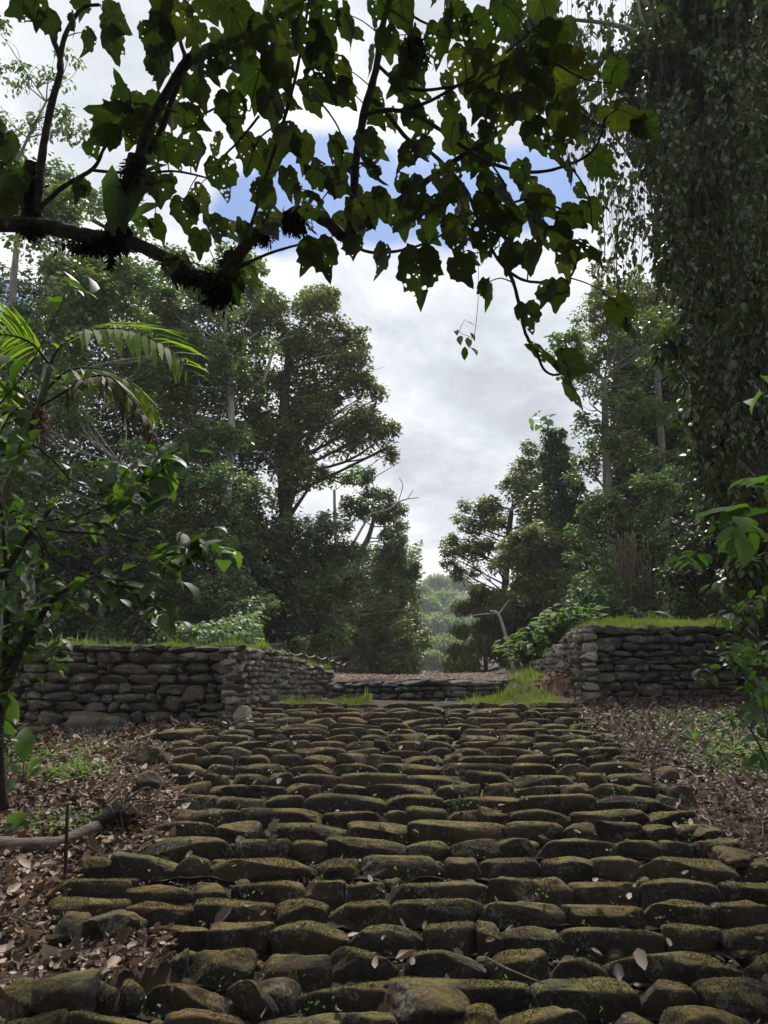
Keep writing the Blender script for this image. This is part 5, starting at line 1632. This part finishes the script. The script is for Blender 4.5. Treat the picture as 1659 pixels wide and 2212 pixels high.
a.build('fruit_stalks', M['fruit'], pm)


# ------------------------------------------------------------------ shrubs with large leaves
def shrub(name, label, D, brs, leaves, mat, seed=0, extra=0, L=.17, tmpl=T_OVAL, spread=28, cat='shrub', w=3.0):
    r = np.random.RandomState(seed)
    b0 = W(brs[0][0][0], brs[0][0][1], D)
    t = empty(name, tuple(b0), label, cat)
    a = Acc(); pts_all = []
    for b_ in brs:
        off = r.uniform(-.2, .2)
        wp = [W(p[0], p[1], D + off * (i / len(b_))) for i, p in enumerate(b_)]
        V, F = tube(wp, np.linspace(w, w * .4, len(wp)) * mpp(D, 1300), 7, 5, .15, seed)
        a.add(V, F)
        P_, _ = spline(wp, np.zeros(len(wp)), 6)
        pts_all.append(P_[len(P_) // 4:])
    a.build('stems', M['bark'], t, True)
    PA = np.concatenate(pts_all)
    PP, AA, NN, SS = [], [], [], []
    for (x, y, n, rr) in leaves:
        for _ in range(n):
            c = W(x + r.normal(0, rr), y + r.normal(0, rr * .7), D + r.uniform(-.25, .25))
            az = r.uniform(0, 6.283)
            PP.append(c); AA.append((math.cos(az), math.sin(az) * .6, r.uniform(-.9, .15))); NN.append((r.normal(0, .35), -.35 + r.normal(0, .35), 1.0)); SS.append(L * r.uniform(.6, 1.25))
    for _ in range(extra):
        c = PA[r.randint(len(PA))] + r.normal(0, spread * mpp(D, 1300), 3) * (1, .8, .8)
        az = r.uniform(0, 6.283)
        PP.append(c); AA.append((math.cos(az), math.sin(az) * .6, r.uniform(-.9, .2))); NN.append((r.normal(0, .4), -.3 + r.normal(0, .4), 1.0)); SS.append(L * r.uniform(.5, 1.2))
    V, F = leaves_arrays(PP, AA, NN, np.array(SS), tmpl, r.uniform(.5, 1.8, len(PP)))
    Acc().add(V, F).build('leaves', M[mat], t)
    return t


shrub('shrub', 'spreading shrub with large ribbed green leaves on the left before the forest', 4.8,
      [[(-30, 1150), (20, 1110), (40, 1105), (78, 1136), (102, 1192), (156, 1235), (219, 1258), (254, 1274)],
       [(78, 1136), (117, 1122), (176, 1114), (234, 1090), (274, 1067), (324, 1036), (363, 1000), (383, 970)],
       [(60, 1140), (160, 1150), (274, 1160), (344, 1192), (375, 1198), (418, 1188), (450, 1157)],
       [(-20, 1000), (60, 960), (120, 1000), (160, 1040), (260, 1060)], [(180, 1230), (300, 1290), (370, 1330)], [(20, 1110), (90, 1180), (80, 1280), (110, 1350)]],
      [(390, 975, 9, 22), (340, 1000, 7, 22), (300, 1045, 8, 22), (440, 1160, 7, 16), (470, 1185, 6, 14), (350, 1075, 5, 16), (260, 1090, 9, 26), (200, 1130, 9, 30), (330, 1210, 6, 18), (240, 1020, 10, 30), (190, 1260, 6, 18), (370, 1310, 5, 14)],
      'shrub', 601, 190, .19)
shrub('shrub', 'dense dark shrub along the left edge above the litter', 4.4,
      [[(10, 1750), (0, 1600), (10, 1400), (15, 1250), (-10, 1000)], [(5, 1500), (40, 1420), (60, 1330)], [(5, 1450), (60, 1380), (110, 1300), (150, 1270)], [(0, 1250), (60, 1160), (110, 1100)]],
      [(20, 1000, 20, 26), (10, 1100, 24, 24), (20, 1200, 26, 26), (20, 1300, 24, 26), (10, 1400, 18, 14), (0, 1500, 16, 8), (60, 1270, 20, 30), (100, 1320, 14, 26), (-5, 1600, 14, 8), (40, 950, 12, 26), (130, 1390, 6, 8)],
      'shrub', 602, 160, .10, spread=22, w=9)
shrub('shrub', 'round-leaved saplings reaching in at the left edge above the palm', 4.6,
      [[(-40, 900), (0, 870), (70, 780), (140, 640), (150, 600)], [(-20, 800), (50, 880), (90, 860)], [(-30, 1000), (20, 900), (60, 870)]],
      [(145, 600, 4, 14), (120, 615, 3, 12), (20, 830, 5, 18), (40, 890, 5, 18), (0, 940, 4, 14), (20, 770, 3, 12)], 'shrub', 603, 8, .20, w=2)
shrub('shrub', 'dangling sprig with two tiny leaf tufts before the left wall', 4.6, [[(60, 1250), (90, 1340), (105, 1400), (115, 1430)], [(40, 1310), (90, 1380), (125, 1420)]], [(125, 1425, 5, 8), (118, 1440, 4, 8)], 'bright', 604, 10, .085, w=1)
shrub('shrub', 'bright translucent long leaves reaching in from the right edge', 4.8,
      [[(1720, 1250), (1680, 1150), (1650, 1100), (1600, 1120)], [(1720, 1080), (1680, 1030), (1640, 1040)], [(1720, 900), (1690, 850), (1650, 860)], [(1680, 1150), (1620, 1150), (1590, 1170)]],
      [(1640, 1035, 6, 12), (1625, 1050, 4, 10), (1600, 1120, 8, 16), (1585, 1150, 6, 14), (1650, 860, 3, 10), (1640, 1100, 6, 16), (1620, 1170, 5, 16)], 'bright', 605, 4, .24, w=2)
shrub('shrub', 'sprig of yellow-green leaves hanging before the forest on the right', 5.2,
      [[(1640, 1080), (1560, 1130), (1510, 1180), (1490, 1210)], [(1560, 1130), (1510, 1145)]], [(1492, 1210, 7, 10), (1508, 1190, 4, 8)], 'bright', 606, 5, .13, w=1)
shrub('shrub', 'dark bush at the right edge below the vine curtain', 5.6,
      [[(1680, 1750), (1660, 1600), (1640, 1450), (1630, 1300)], [(1660, 1650), (1610, 1560), (1560, 1550), (1510, 1600)], [(1650, 1500), (1600, 1450), (1570, 1400)], [(1700, 1450), (1560, 1440), (1500, 1520), (1530, 1380), (1580, 1290)]],
      [(1640, 1300, 26, 22), (1630, 1400, 26, 22), (1645, 1480, 26, 18), (1640, 1560, 20, 16), (1600, 1400, 10, 18), (1655, 1640, 16, 12), (1620, 1200, 14, 26), (1590, 1330, 8, 14)], 'shrub', 607, 60, .10, spread=14, w=2)
shrub('shrub', 'lit yellow-green sprig at right before the right wall', 5.6, [[(1660, 1480), (1620, 1430), (1600, 1410)]], [(1600, 1408, 10, 10), (1625, 1425, 10, 12), (1590, 1420, 5, 8)], 'bright', 608, 6, .09, w=1)

# upright broad leaves at the lower left and right corners
def big_leaf_plant(label, D, ls, seed=0, mat='shrub'):
    x0, y0 = ls[0][0], ls[0][1]
    t = empty('broadleaf_plant', tuple(W(x0, y0, D)), label, 'plant')
    a = Acc(); s_ = Acc()
    for (xa, ya, xb, yb) in ls:
        p0, p1 = W(xa, ya, D), W(xb, yb, D + rs.uniform(-.15, .15))
        v = p1 - p0
        V, F = leaves_arrays([p0 + v * .3], [v], [(rs.normal(0, .3), -.8, .5)], np.linalg.norm(v) * .75, T_OVAL, np.array([1.6]))
        a.add(V, F)
        V, F = tube([p0, p0 + v * .31], [.008, .006], 6, 3, .05)
        s_.add(V, F)
    s_.build('stems', M['shrubstem'], t)
    a.build('leaves', M[mat], t)
big_leaf_plant('upright single bright broad leaf plant below the left wall at left edge', 6.6, [(50, 1680, 54, 1570), (48, 1680, 85, 1640), (50, 1685, 95, 1660), (48, 1680, 20, 1650)], mat='bright')
big_leaf_plant('dark broad leaves in the left edge beside the leaf litter', 5.4, [(-20, 1760, 30, 1680), (-20, 1730, 40, 1690), (0, 1800, 50, 1760), (-10, 1790, 55, 1775), (-10, 1700, 10, 1640)])
big_leaf_plant('cluster of dark broad leaves hanging on the shaded shrub at the left edge', 4.6, [(-10, 1470, 35, 1560), (-20, 1440, 40, 1470), (5, 1400, 40, 1385), (-15, 1530, 25, 1600)])
big_leaf_plant('large dark glossy leaf plant at the right edge beside the litter', 6.0, [(1650, 1560, 1640, 1470), (1680, 1540, 1600, 1540), (1670, 1600, 1600, 1600), (1690, 1640, 1610, 1650), (1680, 1680, 1640, 1620)])
big_leaf_plant('small bright seedling in the litter right of the stairs', ground_at(1490, 1600)[1], [(1490, 1602, 1475, 1585), (1490, 1602, 1510, 1583), (1490, 1602, 1495, 1578), (1490, 1602, 1515, 1595)], mat='bright')
